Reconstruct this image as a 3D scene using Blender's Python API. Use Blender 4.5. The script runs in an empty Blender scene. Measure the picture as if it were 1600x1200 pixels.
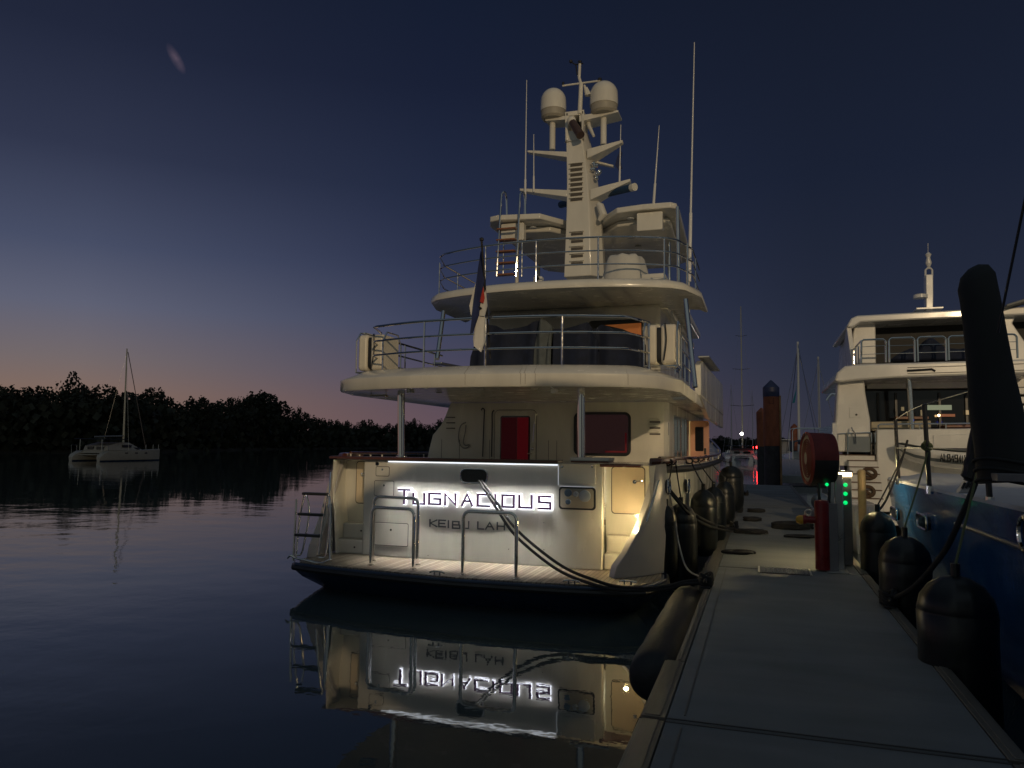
import bpy, bmesh, math, random
from mathutils import Vector, Matrix, noise
R = math.radians
S = bpy.context.scene
col = S.collection
random.seed(7)
# ------------------------------------------------------------------ camera
H, F = 2.2, 1180.0
cam = bpy.data.cameras.new('camera'); camo = bpy.data.objects.new('camera', cam); col.objects.link(camo)
cam.sensor_width = 36; cam.lens = 36*F/1600; cam.clip_end = 5000; cam.clip_start = .05
CM = Matrix.Rotation(R(18.15), 4, 'Z') @ Matrix.Rotation(R(94.617), 4, 'X') @ Matrix.Rotation(R(.7), 4, 'Z')
camo.matrix_world = Matrix.Translation((0, 0, H)) @ CM
S.camera = camo
def P(px, py, x=None, y=None, z=None):
    "point of the place seen at a pixel of the photo, on a plane of the place at a real distance"
    d = CM.to_3x3() @ Vector((px-800, 600-py, -F))
    t = x/d.x if x is not None else (y/d.y if y is not None else (z-H)/d.z)
    return Vector((0, 0, H)) + d*t
# ------------------------------------------------------------------ world
W = bpy.data.worlds.new('World'); S.world = W; W.use_nodes = True
nt = W.node_tree; N = nt.nodes; L = nt.links; N.clear()
def srgb(c):
    return tuple(((v/255)/12.92 if v/255 <= .04045 else ((v/255+.055)/1.055)**2.4) for v in c) + (1,)
wout = N.new('ShaderNodeOutputWorld'); bg = N.new('ShaderNodeBackground'); L.new(bg.outputs[0], wout.inputs[0])
tc = N.new('ShaderNodeTexCoord'); sep = N.new('ShaderNodeSeparateXYZ'); L.new(tc.outputs['Generated'], sep.inputs[0])
def math_node(op, a, b=None, c=None, clamp=False, tree=None):
    T = tree or nt
    n = T.nodes.new('ShaderNodeMath'); n.operation = op; n.use_clamp = clamp
    for i, v in enumerate((a, b, c)):
        if v is None: continue
        if isinstance(v, (int, float)): n.inputs[i].default_value = v
        else: T.links.new(v, n.inputs[i])
    return n.outputs[0]
asin = math_node('ARCSINE', sep.outputs['Z'])
elev = math_node('MULTIPLY', asin, 2/math.pi)            # 0 horizon .. 1 zenith
def ramp(stops):
    r = N.new('ShaderNodeValToRGB'); r.color_ramp.interpolation = 'B_SPLINE' if False else 'EASE'
    r.color_ramp.interpolation = 'LINEAR'
    el = r.color_ramp.elements
    while len(el) > 1: el.remove(el[-1])
    el[0].position = stops[0][0]; el[0].color = srgb(stops[0][1])
    for p, c in stops[1:]:
        e = el.new(p); e.color = srgb(c)
    L.new(elev, r.inputs[0]); return r.outputs[0]
D = 1/90
left = ramp([(0, (132, 102, 88)), (3.2*D, (128, 106, 96)), (5.5*D, (114, 104, 106)), (9*D, (94, 97, 116)), (13*D, (71, 78, 102)), (19*D, (48, 54, 76)), (26*D, (33, 39, 59)), (33*D, (25, 31, 49)), (45*D, (46, 56, 68)), (1, (86, 96, 104))])
mid = ramp([(0, (102, 82, 88)), (2.5*D, (94, 78, 88)), (5*D, (78, 73, 92)), (9*D, (60, 66, 90)), (14*D, (44, 51, 76)), (19*D, (34, 42, 65)), (26*D, (25, 32, 53)), (33*D, (20, 28, 47)), (45*D, (46, 56, 68)), (1, (86, 96, 104))])
right = ramp([(0, (54, 54, 66)), (3*D, (47, 50, 64)), (6*D, (41, 46, 62)), (11*D, (34, 40, 57)), (19*D, (26, 33, 51)), (33*D, (20, 26, 41)), (45*D, (46, 54, 64)), (1, (86, 96, 104))])
az = math_node('ARCTAN2', math_node('MULTIPLY', sep.outputs['X'], -1), sep.outputs['Y'])   # radians left of +Y
f1 = math_node('MULTIPLY_ADD', az, 1/R(24), -R(24)/R(24), clamp=True)                      # 24..48 deg : mid -> left
f0 = math_node('MULTIPLY_ADD', az, 1/R(28), R(4)/R(28), clamp=True)                        # -4..24 deg : right -> mid
fb = math_node('MULTIPLY_ADD', az, -1/R(50), R(130)/R(50), clamp=True)                     # fades behind the left
m1 = N.new('ShaderNodeMixRGB'); L.new(f0, m1.inputs[0]); L.new(right, m1.inputs[1]); L.new(mid, m1.inputs[2])
m2 = N.new('ShaderNodeMixRGB'); L.new(math_node('MULTIPLY', f1, fb), m2.inputs[0]); L.new(m1.outputs[0], m2.inputs[1]); L.new(left, m2.inputs[2])
# the paler sky behind the photographer, raised as added fill light
dv = N.new('ShaderNodeVectorMath'); dv.operation = 'DOT_PRODUCT'; L.new(tc.outputs['Generated'], dv.inputs[0]); dv.inputs[1].default_value = (math.sin(R(18)), -math.cos(R(18)), 0)
rear = ramp([(0, (96, 98, 92)), (12*D, (92, 98, 98)), (45*D, (90, 99, 104)), (1, (86, 96, 104))])
m4 = N.new('ShaderNodeMixRGB'); L.new(math_node('MULTIPLY_ADD', dv.outputs['Value'], 1.8, -.1, clamp=True), m4.inputs[0]); L.new(m2.outputs[0], m4.inputs[1]); L.new(rear, m4.inputs[2])
# a wisp of cloud
cd = (P(275, 92, y=100)-Vector((0, 0, H))).normalized()
vm = N.new('ShaderNodeVectorMath'); vm.operation = 'SUBTRACT'; L.new(tc.outputs['Generated'], vm.inputs[0]); vm.inputs[1].default_value = cd
mp = N.new('ShaderNodeMapping'); L.new(vm.outputs[0], mp.inputs[0]); mp.inputs['Rotation'].default_value = (0, R(-38), R(46)); 
mp.vector_type = 'TEXTURE'; mp.inputs['Scale'].default_value = (.006, .05, .017)
ln = N.new('ShaderNodeVectorMath'); ln.operation = 'LENGTH'; L.new(mp.outputs[0], ln.inputs[0])
nz = N.new('ShaderNodeTexNoise'); nz.inputs['Scale'].default_value = 90; nz.inputs['Detail'].default_value = 5; L.new(tc.outputs['Generated'], nz.inputs['Vector'])
cl = math_node('MULTIPLY', math_node('SUBTRACT', 1.0, ln.outputs['Value'], clamp=True), math_node('MULTIPLY', nz.outputs[0], .42))
m3 = N.new('ShaderNodeMixRGB'); L.new(cl, m3.inputs[0]); L.new(m4.outputs[0], m3.inputs[1]); m3.inputs[2].default_value = srgb((150, 125, 140))
L.new(m3.outputs[0], bg.inputs[0]); bg.inputs[1].default_value = 1.0
S.view_settings.view_transform = 'Standard'; S.view_settings.look = 'None'; S.view_settings.exposure = 0; S.view_settings.gamma = 1
# ------------------------------------------------------------------ lamps out of the picture
def lamp(name, kind, loc, energy, color, size=.1, target=None, spot=60, parent=None):
    l = bpy.data.lights.new(name, kind); l.energy = energy; l.color = color
    if kind in ('POINT', 'SPOT'): l.shadow_soft_size = size
    if kind == 'SPOT': l.spot_size = R(spot); l.spot_blend = .5
    if kind == 'AREA': l.size = size
    o = bpy.data.objects.new(name, l); col.objects.link(o); o.location = loc
    if target is not None: o.rotation_euler = (Vector(target)-Vector(loc)).to_track_quat('-Z', 'Y').to_euler()
    if parent is not None:
        o.parent = parent; o.location = Vector(loc)-wl(parent)
    return o
# the marina floodlight on its pole behind the photographer, the light that throws the shadows on the yachts
lamp('marina_floodlight', 'POINT', (17, -26, 13.5), 22500, (1, .75, .45), .22)
# ------------------------------------------------------------------ materials
MAT = {}
def mat(name, c, rough=.5, metal=0, var=.0, vs=3., bump=0, bs=60., coat=0, em=None, es=0, stretch=(1, 1, 1), rvar=0):
    if name in MAT: return MAT[name]
    m = bpy.data.materials.new(name); m.use_nodes = True; T = m.node_tree; b = T.nodes['Principled BSDF']
    b.inputs['Base Color'].default_value = (*c, 1); b.inputs['Roughness'].default_value = rough; b.inputs['Metallic'].default_value = metal
    b.inputs['Coat Weight'].default_value = coat; b.inputs['Coat Roughness'].default_value = .08
    if em: b.inputs['Emission Color'].default_value = (*em, 1); b.inputs['Emission Strength'].default_value = es
    if var or rvar or bump:
        t = T.nodes.new('ShaderNodeTexCoord'); mpp = T.nodes.new('ShaderNodeMapping'); mpp.inputs['Scale'].default_value = stretch
        T.links.new(t.outputs['Object'], mpp.inputs[0])
        n = T.nodes.new('ShaderNodeTexNoise'); n.inputs['Scale'].default_value = vs; n.inputs['Detail'].default_value = 7; n.inputs['Roughness'].default_value = .62
        T.links.new(mpp.outputs[0], n.inputs['Vector'])
        if var:
            mr = T.nodes.new('ShaderNodeMapRange'); mr.inputs['From Min'].default_value = .3; mr.inputs['From Max'].default_value = .7
            mr.inputs['To Min'].default_value = 1-var; mr.inputs['To Max'].default_value = 1+var*.6; T.links.new(n.outputs[0], mr.inputs[0])
            mx = T.nodes.new('ShaderNodeVectorMath'); mx.operation = 'SCALE'; mx.inputs[0].default_value = c; T.links.new(mr.outputs[0], mx.inputs['Scale'])
            T.links.new(mx.outputs[0], b.inputs['Base Color'])
        if rvar:
            mr = T.nodes.new('ShaderNodeMapRange'); mr.inputs['From Min'].default_value = .3; mr.inputs['From Max'].default_value = .7
            mr.inputs['To Min'].default_value = max(.02, rough-rvar); mr.inputs['To Max'].default_value = rough+rvar; T.links.new(n.outputs[0], mr.inputs[0]); T.links.new(mr.outputs[0], b.inputs['Roughness'])
        if bump:
            n2 = T.nodes.new('ShaderNodeTexNoise'); n2.inputs['Scale'].default_value = bs; n2.inputs['Detail'].default_value = 5; T.links.new(mpp.outputs[0], n2.inputs['Vector'])
            bp = T.nodes.new('ShaderNodeBump'); bp.inputs['Strength'].default_value = bump; bp.inputs['Distance'].default_value = .01
            T.links.new(n2.outputs[0], bp.inputs['Height']); T.links.new(bp.outputs[0], b.inputs['Normal'])
    MAT[name] = m; return m
gel = mat('cream_gelcoat', (.72, .69, .61), .22, var=.10, vs=2.2, rvar=.10, coat=.3, stretch=(1, 1, .25))
gel2 = mat('white_gelcoat', (.74, .73, .70), .25, var=.07, vs=1.2, rvar=.08, coat=.2)
wing = mat('shaded_gelcoat', (.38, .36, .35), .3, var=.06, vs=2)  # cream gelcoat darkened: the quarter's shade is put into its colour
navy = mat('navy_hull_paint', (.018, .038, .085), .18, var=.3, vs=2, coat=.3)
chrome = mat('polished_steel', (.74, .73, .70), .07, 1, rvar=.04, vs=9)
alu = mat('brushed_aluminium', (.5, .5, .5), .35, 1, var=.1, rvar=.1)
blk = mat('black_rubber', (.015, .015, .017), .42, var=.4, vs=6, bump=.15, bs=30)
blkp = mat('black_paint', (.02, .02, .022), .35, var=.2)
vinyl = mat('black_vinyl', (.007, .009, .010), .36, var=.3, vs=4, bump=.35, bs=9)
canvas = mat('dark_blue_canvas', (.010, .016, .04), .85, var=.4, vs=7, bump=.3, bs=25)
canvasg = mat('grey_canvas', (.10, .115, .12), .85, var=.3, vs=7, bump=.3, bs=25)
glass = mat('dark_glass', (.008, .009, .012), .05, coat=.4)
teakcap = mat('varnished_teak', (.10, .03, .018), .18, var=.3, vs=5, coat=.6, stretch=(1, 6, 6))
brown = mat('teak_tread', (.25, .10, .045), .4, var=.3, vs=9)
red = mat('red_paint', (.22, .010, .012), .35, var=.25, vs=7, rvar=.1)
dred = mat('dark_red_cover', (.17, .014, .014), .6, var=.35, vs=6, bump=.2, bs=12)
orange = mat('orange_sleeve', (.30, .085, .035), .6, var=.4, vs=3, stretch=(1, 1, .5), bump=.2, bs=14)
pileg = mat('dark_pile', (.035, .035, .04), .6, var=.5, vs=4, bump=.3, bs=18)
pileblue = mat('blue_pile_cap', (.02, .03, .09), .5, var=.2)
ropeb = mat('black_rope', (.02, .02, .022), .8, bump=.8, bs=220)
ropeg = mat('grey_rope', (.30, .30, .28), .85, bump=.8, bs=220)
ropegr = mat('green_rope', (.14, .16, .07), .85, bump=.8, bs=220)
seam = mat('dark_seam', (.05, .045, .04), .6)
louvre = mat('louvre_shadow_gap', (.09, .08, .07), .7)
def emat(name, c, s): return mat(name, (.02, .02, .02), .5, em=c, es=s)
whiteled = emat('white_led', (.84, .87, 1), 5.5)
stripled = emat('strip_led', (.84, .90, 1), 1.6)
warmled = emat('warm_led', (1, .68, .30), 40)
redglow = mat('red_curtain', (.13, .006, .012), .7, em=(.75, .02, .05), es=.035)
# ------------------------------------------------------------------ mesh helpers
def wl(o):
    v = Vector((0, 0, 0))
    while o is not None: v = v+o.location; o = o.parent
    return v
def box(bm, x0, x1, y0, y1, z0, z1):
    v = [bm.verts.new((x, y, z)) for z in (z0, z1) for y in (y0, y1) for x in (x0, x1)]
    for f in ((0, 2, 3, 1), (4, 5, 7, 6), (0, 1, 5, 4), (2, 6, 7, 3), (0, 4, 6, 2), (1, 3, 7, 5)): bm.faces.new([v[i] for i in f])
    return v
def frame(t):
    t = t.normalized(); a = Vector((0, 0, 1)) if abs(t.z) < .9 else Vector((1, 0, 0))
    u = t.cross(a).normalized(); return u, t.cross(u).normalized()
def tube(bm, pts, r, n=8, closed=False):
    pts = [Vector(p) for p in pts]; rings = []; m = len(pts)
    rr = r if isinstance(r, (list, tuple)) else [r]*m
    u = None
    for i, p in enumerate(pts):
        a = pts[(i-1) % m] if (i or closed) else p; b = pts[(i+1) % m] if (i < m-1 or closed) else p
        t = (b-a).normalized()
        if u is None: u, w = frame(t)
        else:
            u = (u-t*u.dot(t)).normalized(); w = t.cross(u)
        rings.append([bm.verts.new(p+(u*math.cos(k*2*math.pi/n)+w*math.sin(k*2*math.pi/n))*rr[i]) for k in range(n)])
    for i in range(m if closed else m-1):
        A, B = rings[i], rings[(i+1) % m]
        for k in range(n): bm.faces.new((A[k], A[(k+1) % n], B[(k+1) % n], B[k]))
    if not closed:
        bm.faces.new(rings[0][::-1]); bm.faces.new(rings[-1])
def spline(pts, k=8):
    pts = [Vector(p) for p in pts]; out = []; q = [pts[0]]+pts+[pts[-1]]
    for i in range(1, len(q)-2):
        a, b, c, d = q[i-1:i+3]
        for j in range(k):
            t = j/k; out.append(.5*((2*b)+(c-a)*t+(2*a-5*b+4*c-d)*t*t+(3*b-a-3*c+d)*t**3))
    out.append(pts[-1]); return out
def sag(a, b, s, n=14):
    a, b = Vector(a), Vector(b)
    return [a.lerp(b, i/n)-Vector((0, 0, s*4*(i/n)*(1-i/n))) for i in range(n+1)]
def roundU(a, b, h, rad, n=5, up=Vector((0, 0, 1))):
    "inverted U from foot a up, across and down to foot b"
    a, b = Vector(a), Vector(b); d = (b-a).normalized(); out = [a]
    for c0, s in ((a, 1), (b, -1)):
        c = c0+d*rad*s+up*(h-rad)
        arc = [c-d*s*rad*math.cos(t)+up*rad*math.sin(t) for t in [i*math.pi/2/n for i in range(n+1)]]
        out += arc if s == 1 else arc[::-1]
    return out+[b]
def lathe(bm, prof, c=(0, 0, 0), n=24, ax='Z', sx=1, sy=1):
    c = Vector(c); rings = []
    for r, z in prof:
        ring = []
        for k in range(n):
            t = k*2*math.pi/n; x, y = r*math.cos(t)*sx, r*math.sin(t)*sy
            v = {'Z': (x, y, z), 'X': (z, x, y), 'Y': (x, z, y)}[ax]
            ring.append(bm.verts.new(c+Vector(v)))
        rings.append(ring)
    for A, B in zip(rings, rings[1:]):
        for k in range(n): bm.faces.new((A[k], A[(k+1) % n], B[(k+1) % n], B[k]))
    bm.faces.new(rings[0][::-1]); bm.faces.new(rings[-1])
def prism(bm, poly, ax, a, b):
    "poly in the two other axes, extruded along ax from a to b"
    def mk(p, q): return {'X': (q, p[0], p[1]), 'Y': (p[0], q, p[1]), 'Z': (p[0], p[1], q)}[ax]
    A = [bm.verts.new(mk(p, a)) for p in poly]; B = [bm.verts.new(mk(p, b)) for p in poly]; n = len(poly)
    bm.faces.new(A[::-1]); bm.faces.new(B)
    for i in range(n): bm.faces.new((A[i], A[(i+1) % n], B[(i+1) % n], B[i]))
def loft(bm, rows, closed=False, caps=False):
    V = [[bm.verts.new(p) for p in r] for r in rows]; n = len(V[0])
    for A, B in zip(V, V[1:]):
        for k in range(n if closed else n-1): bm.faces.new((A[k], A[(k+1) % n], B[(k+1) % n], B[k]))
    if caps: bm.faces.new(V[0][::-1]); bm.faces.new(V[-1])
    return V
def solid(bm, rows, off):
    "a surface given as rows of points, made into a plate of real thickness"
    off = Vector(off); loft(bm, rows)
    loft(bm, [[Vector(p)+off for p in r][::-1] for r in rows])
    edge = [Vector(p) for p in rows[0]]+[Vector(r[-1]) for r in rows[1:]]+[Vector(p) for p in rows[-1][::-1][1:]]+[Vector(r[0]) for r in rows[::-1][1:-1]]
    loft(bm, [[p for p in edge]+[edge[0]], [p+off for p in edge]+[edge[0]+off]])
def rrect(x0, x1, z0, z1, r, n=4):
    out = []
    for cx, cz, a in ((x1-r, z1-r, 0), (x0+r, z1-r, 90), (x0+r, z0+r, 180), (x1-r, z0+r, 270)):
        out += [(cx+r*math.cos(R(a+90*i/n)), cz+r*math.sin(R(a+90*i/n))) for i in range(n+1)]
    return out
def obj(name, bm, m, parent=None, bevel=0, angle=35, label=None, flat=False):
    bmesh.ops.remove_doubles(bm, verts=bm.verts, dist=1e-5)
    bmesh.ops.recalc_face_normals(bm, faces=bm.faces)
    if parent is not None: bmesh.ops.translate(bm, verts=bm.verts, vec=-wl(parent))
    me = bpy.data.meshes.new(name); bm.to_mesh(me); bm.free()
    for mm in (m if isinstance(m, (list, tuple)) else [m]): me.materials.append(mm)
    if not flat:
        me.shade_smooth(); me.set_sharp_from_angle(angle=R(angle))
    o = bpy.data.objects.new(name, me); col.objects.link(o); o.parent = parent
    if bevel:
        b = o.modifiers.new('bevel', 'BEVEL'); b.width = bevel; b.segments = 2; b.limit_method = 'ANGLE'; b.angle_limit = R(40)
    if label: o['label'] = label
    return o
def B(): return bmesh.new()
def pieces(name, bm, m, parent, bevel=0):
    "every loose piece of the mesh becomes a part of its own"
    bm.verts.ensure_lookup_table(); seen = set(); groups = []
    for v in bm.verts:
        if v in seen: continue
        st, g = [v], []; seen.add(v)
        while st:
            u = st.pop(); g.append(u)
            for e in u.link_edges:
                w = e.other_vert(u)
                if w not in seen: seen.add(w); st.append(w)
        groups.append(g)
    outp = []
    for g in groups:
        nb = bmesh.new(); mp_ = {v: nb.verts.new(v.co) for v in g}
        for f in {f for v in g for f in v.link_faces}: nb.faces.new([mp_[v] for v in f.verts])
        outp.append(obj(name, nb, m, parent, bevel))
    bm.free(); return outp
def tag(o, label, cat, group=None, kind=None):
    if label: o['label'] = label
    if cat: o['category'] = cat
    if group: o['group'] = group
    if kind: o['kind'] = kind
    return o
def thing(name, loc, label, cat, group=None):
    o = bpy.data.objects.new(name, None); col.objects.link(o); o.location = loc; o.empty_display_size = .3
    return tag(o, label, cat, group)
def struct(o): o['kind'] = 'structure'; return o
def copy_tree(o, parent=None):
    c = o.copy(); col.objects.link(c); c.parent = parent
    for ch in list(o.children): copy_tree(ch, c)
    return c
def qbox(name, m, parent, x0, x1, y0, y1, z0, z1, bevel=.01, label=None):
    b = B(); box(b, x0, x1, y0, y1, z0, z1); return obj(name, b, m, parent, bevel, label=label)
def qtube(name, m, parent, pts, r, n=8, closed=False, label=None):
    b = B(); tube(b, pts, r, n, closed); return obj(name, b, m, parent, label=label)
# stroke lettering
GL = {'T': [[(0, 1), (1, 1)], [(.5, 1), (.5, 0)]], 'U': [[(0, 1), (0, 0), (1, 0), (1, 1)]],
 'G': [[(1, 1), (0, 1), (0, 0), (1, 0), (1, .5), (.5, .5)]], 'N': [[(0, 0), (0, 1), (1, 0), (1, 1)]],
 'A': [[(0, 0), (.5, 1), (1, 0)], [(.22, .38), (.78, .38)]], 'C': [[(1, 1), (0, 1), (0, 0), (1, 0)]], 'I': [[(.5, 0), (.5, 1)]],
 'O': [[(0, 0), (1, 0), (1, 1), (0, 1), (0, 0)]], 'S': [[(1, 1), (0, 1), (0, .52), (1, .48), (1, 0), (0, 0)]],
 'K': [[(0, 0), (0, 1)], [(1, 1), (.05, .5), (1, 0)]], 'E': [[(1, 1), (0, 1), (0, 0), (1, 0)], [(0, .5), (.85, .5)]],
 'B': [[(0, 0), (0, 1), (.88, 1), (.88, .53), (1, .47), (1, 0), (0, 0)], [(0, .5), (.9, .5)]], 'L': [[(0, 1), (0, 0), (1, 0)]],
 'H': [[(0, 0), (0, 1)], [(1, 0), (1, 1)], [(0, .5), (1, .5)]], '4': [[(.75, 0), (.75, 1), (0, .3), (1, .3)]], '9': [[(0, 0), (1, 0), (1, 1), (0, 1), (0, .5), (1, .5)]],
 'J': [[(1, 1), (1, 0), (0, 0), (0, .3)]], 'R': [[(0, 0), (0, 1), (1, 1), (1, .5), (0, .5)], [(.4, .5), (1, 0)]], 'M': [[(0, 0), (0, 1), (.5, .4), (1, 1), (1, 0)]]}
def strokes(bm, ch, x, z, w, h, t, f, d0, d1):
    "letter in the plane; f(u, v, depth) -> point"
    for pl in GL[ch]:
        pts = [Vector((x+a*w, z+b*h)) for a, b in pl]; closed = (pts[0]-pts[-1]).length < 1e-6
        if closed: pts = pts[:-1]
        m = len(pts); Lp, Rp = [], []
        for i, p in enumerate(pts):
            a = pts[i-1] if (i or closed) else None; b = pts[(i+1) % m] if (i < m-1 or closed) else None
            d1_ = (p-a).normalized() if a is not None else (b-p).normalized(); d2_ = (b-p).normalized() if b is not None else d1_
            n1 = Vector((-d1_.y, d1_.x)); n2 = Vector((-d2_.y, d2_.x)); nn = (n1+n2).normalized(); k = min(1.6, 1/max(.3, nn.dot(n1)))
            e = Vector((0, 0))
            if a is None: e = -d1_*t/2
            if b is None: e = d2_*t/2
            Lp.append(p+nn*k*t/2+e); Rp.append(p-nn*k*t/2+e)
        rows = []
        for q in range(m):
            rows.append([f(Lp[q].x, Lp[q].y, d0), f(Rp[q].x, Rp[q].y, d0), f(Rp[q].x, Rp[q].y, d1), f(Lp[q].x, Lp[q].y, d1)])
        if closed: loft(bm, rows+[rows[0]], closed=True)
        else: loft(bm, rows, closed=True, caps=True)
# ================================================================== SETTING
# water
b = B(); s = 1800
v = [b.verts.new(p) for p in ((-s, -60, 0), (s, -60, 0), (s, 2*s, 0), (-s, 2*s, 0))]; b.faces.new(v)
wm = bpy.data.materials.new('river_water'); wm.use_nodes = True; T = wm.node_tree; pb = T.nodes['Principled BSDF']
pb.inputs['Base Color'].default_value = (.045, .064, .070, 1); pb.inputs['Roughness'].default_value = .02; pb.inputs['IOR'].default_value = 1.7
t = T.nodes.new('ShaderNodeTexCoord')
def wn(scale, detail, st, rot=0):
    mpn = T.nodes.new('ShaderNodeMapping'); mpn.inputs['Scale'].default_value = st; mpn.inputs['Rotation'].default_value = (0, 0, rot); T.links.new(t.outputs['Object'], mpn.inputs[0])
    n = T.nodes.new('ShaderNodeTexNoise'); n.inputs['Scale'].default_value = scale; n.inputs['Detail'].default_value = detail; T.links.new(mpn.outputs[0], n.inputs['Vector']); return n.outputs[0]
big = wn(.05, 2, (1, 1, 1)); calm = T.nodes.new('ShaderNodeMapRange'); calm.inputs['From Min'].default_value = .40; calm.inputs['From Max'].default_value = .62; calm.inputs['To Min'].default_value = .35; calm.inputs['To Max'].default_value = 1.3; T.links.new(big, calm.inputs[0])
rip = math_node('ADD', math_node('MULTIPLY', wn(7, 2, (1, 1.3, 1), R(60)), .0022, tree=T), math_node('ADD', math_node('MULTIPLY', wn(1.7, 3, (1, 1, 1), R(20)), .0065, tree=T), math_node('MULTIPLY', wn(.45, 2, (1, 1.4, 1), R(-25)), .030, tree=T), tree=T), tree=T)
bp = T.nodes.new('ShaderNodeBump'); bp.inputs['Strength'].default_value = .5; bp.inputs['Distance'].default_value = 1.0
T.links.new(math_node('MULTIPLY', rip, calm.outputs[0], tree=T), bp.inputs['Height']); T.links.new(bp.outputs[0], pb.inputs['Normal'])
struct(obj('water', b, wm))
# river bed / bank
b = B(); v = [b.verts.new(p) for p in ((-2500, -200, -3), (2500, -200, -3), (2500, 4500, -3), (-2500, 4500, -3))]; b.faces.new(v)
mud = mat('river_mud', (.03, .028, .022), .9, var=.4, vs=.2)
struct(obj('river_bed', b, mud))
def shore(a):
    "bank position at azimuth a (deg left of +Y)"
    d = 150+max(0, 46-a)**1.45*3.0 if a > 8 else 760
    d = min(d, 760)
    return Vector((-math.sin(R(a))*d, math.cos(R(a))*d, 0)), d
azs = [75-i*1.5 for i in range(int(100/1.5))]
b = B(); rows = []
for a in azs:
    p, d = shore(a); o_ = p.normalized()
    rows.append([p-o_*6+Vector((0, 0, -3)), p-o_*1.5+Vector((0, 0, -.2)), p+Vector((0, 0, .35)), p+o_*12+Vector((0, 0, 1.0)), p+o_*400+Vector((0, 0, 1.2))])
loft(b, rows); struct(obj('riverbank', b, mud))
# dock ------------------------------------------------------------
conc = bpy.data.materials.new('dock_concrete'); conc.use_nodes = True; T = conc.node_tree; pb = T.nodes['Principled BSDF']
t = T.nodes.new('ShaderNodeTexCoord')
n1 = wn(.9, 8, (1, .7, 1)); n2 = wn(2.2, 8, (.35, 1.6, 1)); n3 = wn(160, 3, (1, 1, 1)); n4 = wn(.55, 4, (.6, 2.2, 1))
cr = T.nodes.new('ShaderNodeValToRGB'); cr.color_ramp.elements[0].position = .33; cr.color_ramp.elements[0].color = (.145, .153, .156, 1); cr.color_ramp.elements[1].position = .68; cr.color_ramp.elements[1].color = (.25, .262, .266, 1)
T.links.new(math_node('ADD', math_node('MULTIPLY', n1, .5, tree=T), math_node('ADD', math_node('MULTIPLY', n2, .3, tree=T), math_node('MULTIPLY', n3, .2, tree=T), tree=T), tree=T), cr.inputs[0])
T.links.new(cr.outputs[0], pb.inputs['Base Color'])
mr = T.nodes.new('ShaderNodeMapRange'); mr.inputs['From Min'].default_value = .42; mr.inputs['From Max'].default_value = .58; mr.inputs['To Min'].default_value = .60; mr.inputs['To Max'].default_value = .82; T.links.new(n4, mr.inputs[0]); T.links.new(mr.outputs[0], pb.inputs['Roughness'])
bp = T.nodes.new('ShaderNodeBump'); bp.inputs['Strength'].default_value = .35; bp.inputs['Distance'].default_value = .004; T.links.new(n3, bp.inputs['Height']); T.links.new(bp.outputs[0], pb.inputs['Normal'])
DZ = .5
b = B()
cuts = [-4, 4.93, 11.4, 17.2, 23.5, 30, 37.2]
for y0, y1 in zip(cuts, cuts[1:]):
    box(b, -.58, 1.28, y0+.02, y1-.02, .12, DZ)
box(b, -.6, 1.3, -4, 37.2, -.3, .10)
dock = struct(obj('dock', b, conc, None, .008))
edgem = mat('dock_edge_timber', (.17, .155, .13), .45, var=.35, vs=4, stretch=(1, .2, 1), bump=.3, bs=30)
b = B()
for x0, x1, y0, y1 in ((-.74, -.585, -4, 4.9), (-.74, -.585, 4.96, 6.26), (-.66, -.585, 6.28, 9.75), (-.74, -.585, 9.77, 17.15), (-.74, -.585, 17.25, 37.2), (1.285, 1.39, -4, 4.9), (1.285, 1.39, 4.96, 11.35), (1.285, 1.39, 11.45, 23.45), (1.285, 1.39, 23.55, 37.2)):
    box(b, x0, x1, y0, y1, .05, DZ+.006)
    box(b, x0+.02 if x0 < 0 else x0+.03, x1-.03 if x0 < 0 else x1-.02, y0+.01, y1-.01, DZ+.006, DZ+.014)
obj('dock_edge', b, edgem, dock, .008)
b = B()
for yy in (4.90, 4.96): box(b, -.58, 1.28, yy-.006, yy+.006, DZ+.001, DZ+.007)
for y0, y1 in ((-3.9, 4.82), (5.05, 11.3)):
    box(b, -.48, -.468, y0, y1, DZ+.0005, DZ+.004)
obj('dock_joint_strip', b, mat('joint_strip', (.10, .10, .10), .5), dock)
b = B(); box(b, -.672, -.662, 6.4, 9.7, .2, .47); obj('dock_face_plate', b, mat('galvanised_plate', (.6, .56, .48), .3, .8, var=.4, vs=6), dock)
# ================================================================== THE BIG YACHT
CX = -3.9
Y = thing('motor_yacht', (CX, 10.85, 0), 'large cream motor yacht with a glowing name across its stern, moored left of the dock', 'yacht')
# hull ------------------------------------------------------------
ST = [(10.75, 2.42, 1.93), (11.4, 2.50, 1.93), (12.2, 2.63, 1.92), (13.2, 2.74, 1.91), (15, 2.80, 1.90), (18, 2.84, 1.90), (22, 2.84, 1.93), (25, 2.66, 2.1), (28, 2.1, 2.5), (30.5, 1.25, 2.9), (32.6, .05, 3.2)]
def HX(s): return -3.9 if s > 0 else -4.12
def hsec(y, hb, zt, s):
    k = max(0, (y-22)/10.6); wlb = hb*(1-.05-.45*k); CX = HX(s)
    return [(CX+s*hb, y, zt), (CX+s*(hb+.01), y, zt*.72+.1), (CX+s*(hb*.6+wlb*.4), y, zt*.4+.2), (CX+s*(hb*.2+wlb*.8), y, .36)]
b = B()
rows = [hsec(y, h, z, 1) for y, h, z in ST]+[hsec(y, h, z, -1) for y, h, z in ST[::-1]]
loft(b, rows); loft(b, [[r[0] for r in rows[:len(ST)]], [r[0] for r in rows[len(ST):]][::-1]])
hull = obj('hull', b, gel, Y, label='cream topsides')
b = B(); rows = []
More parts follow.
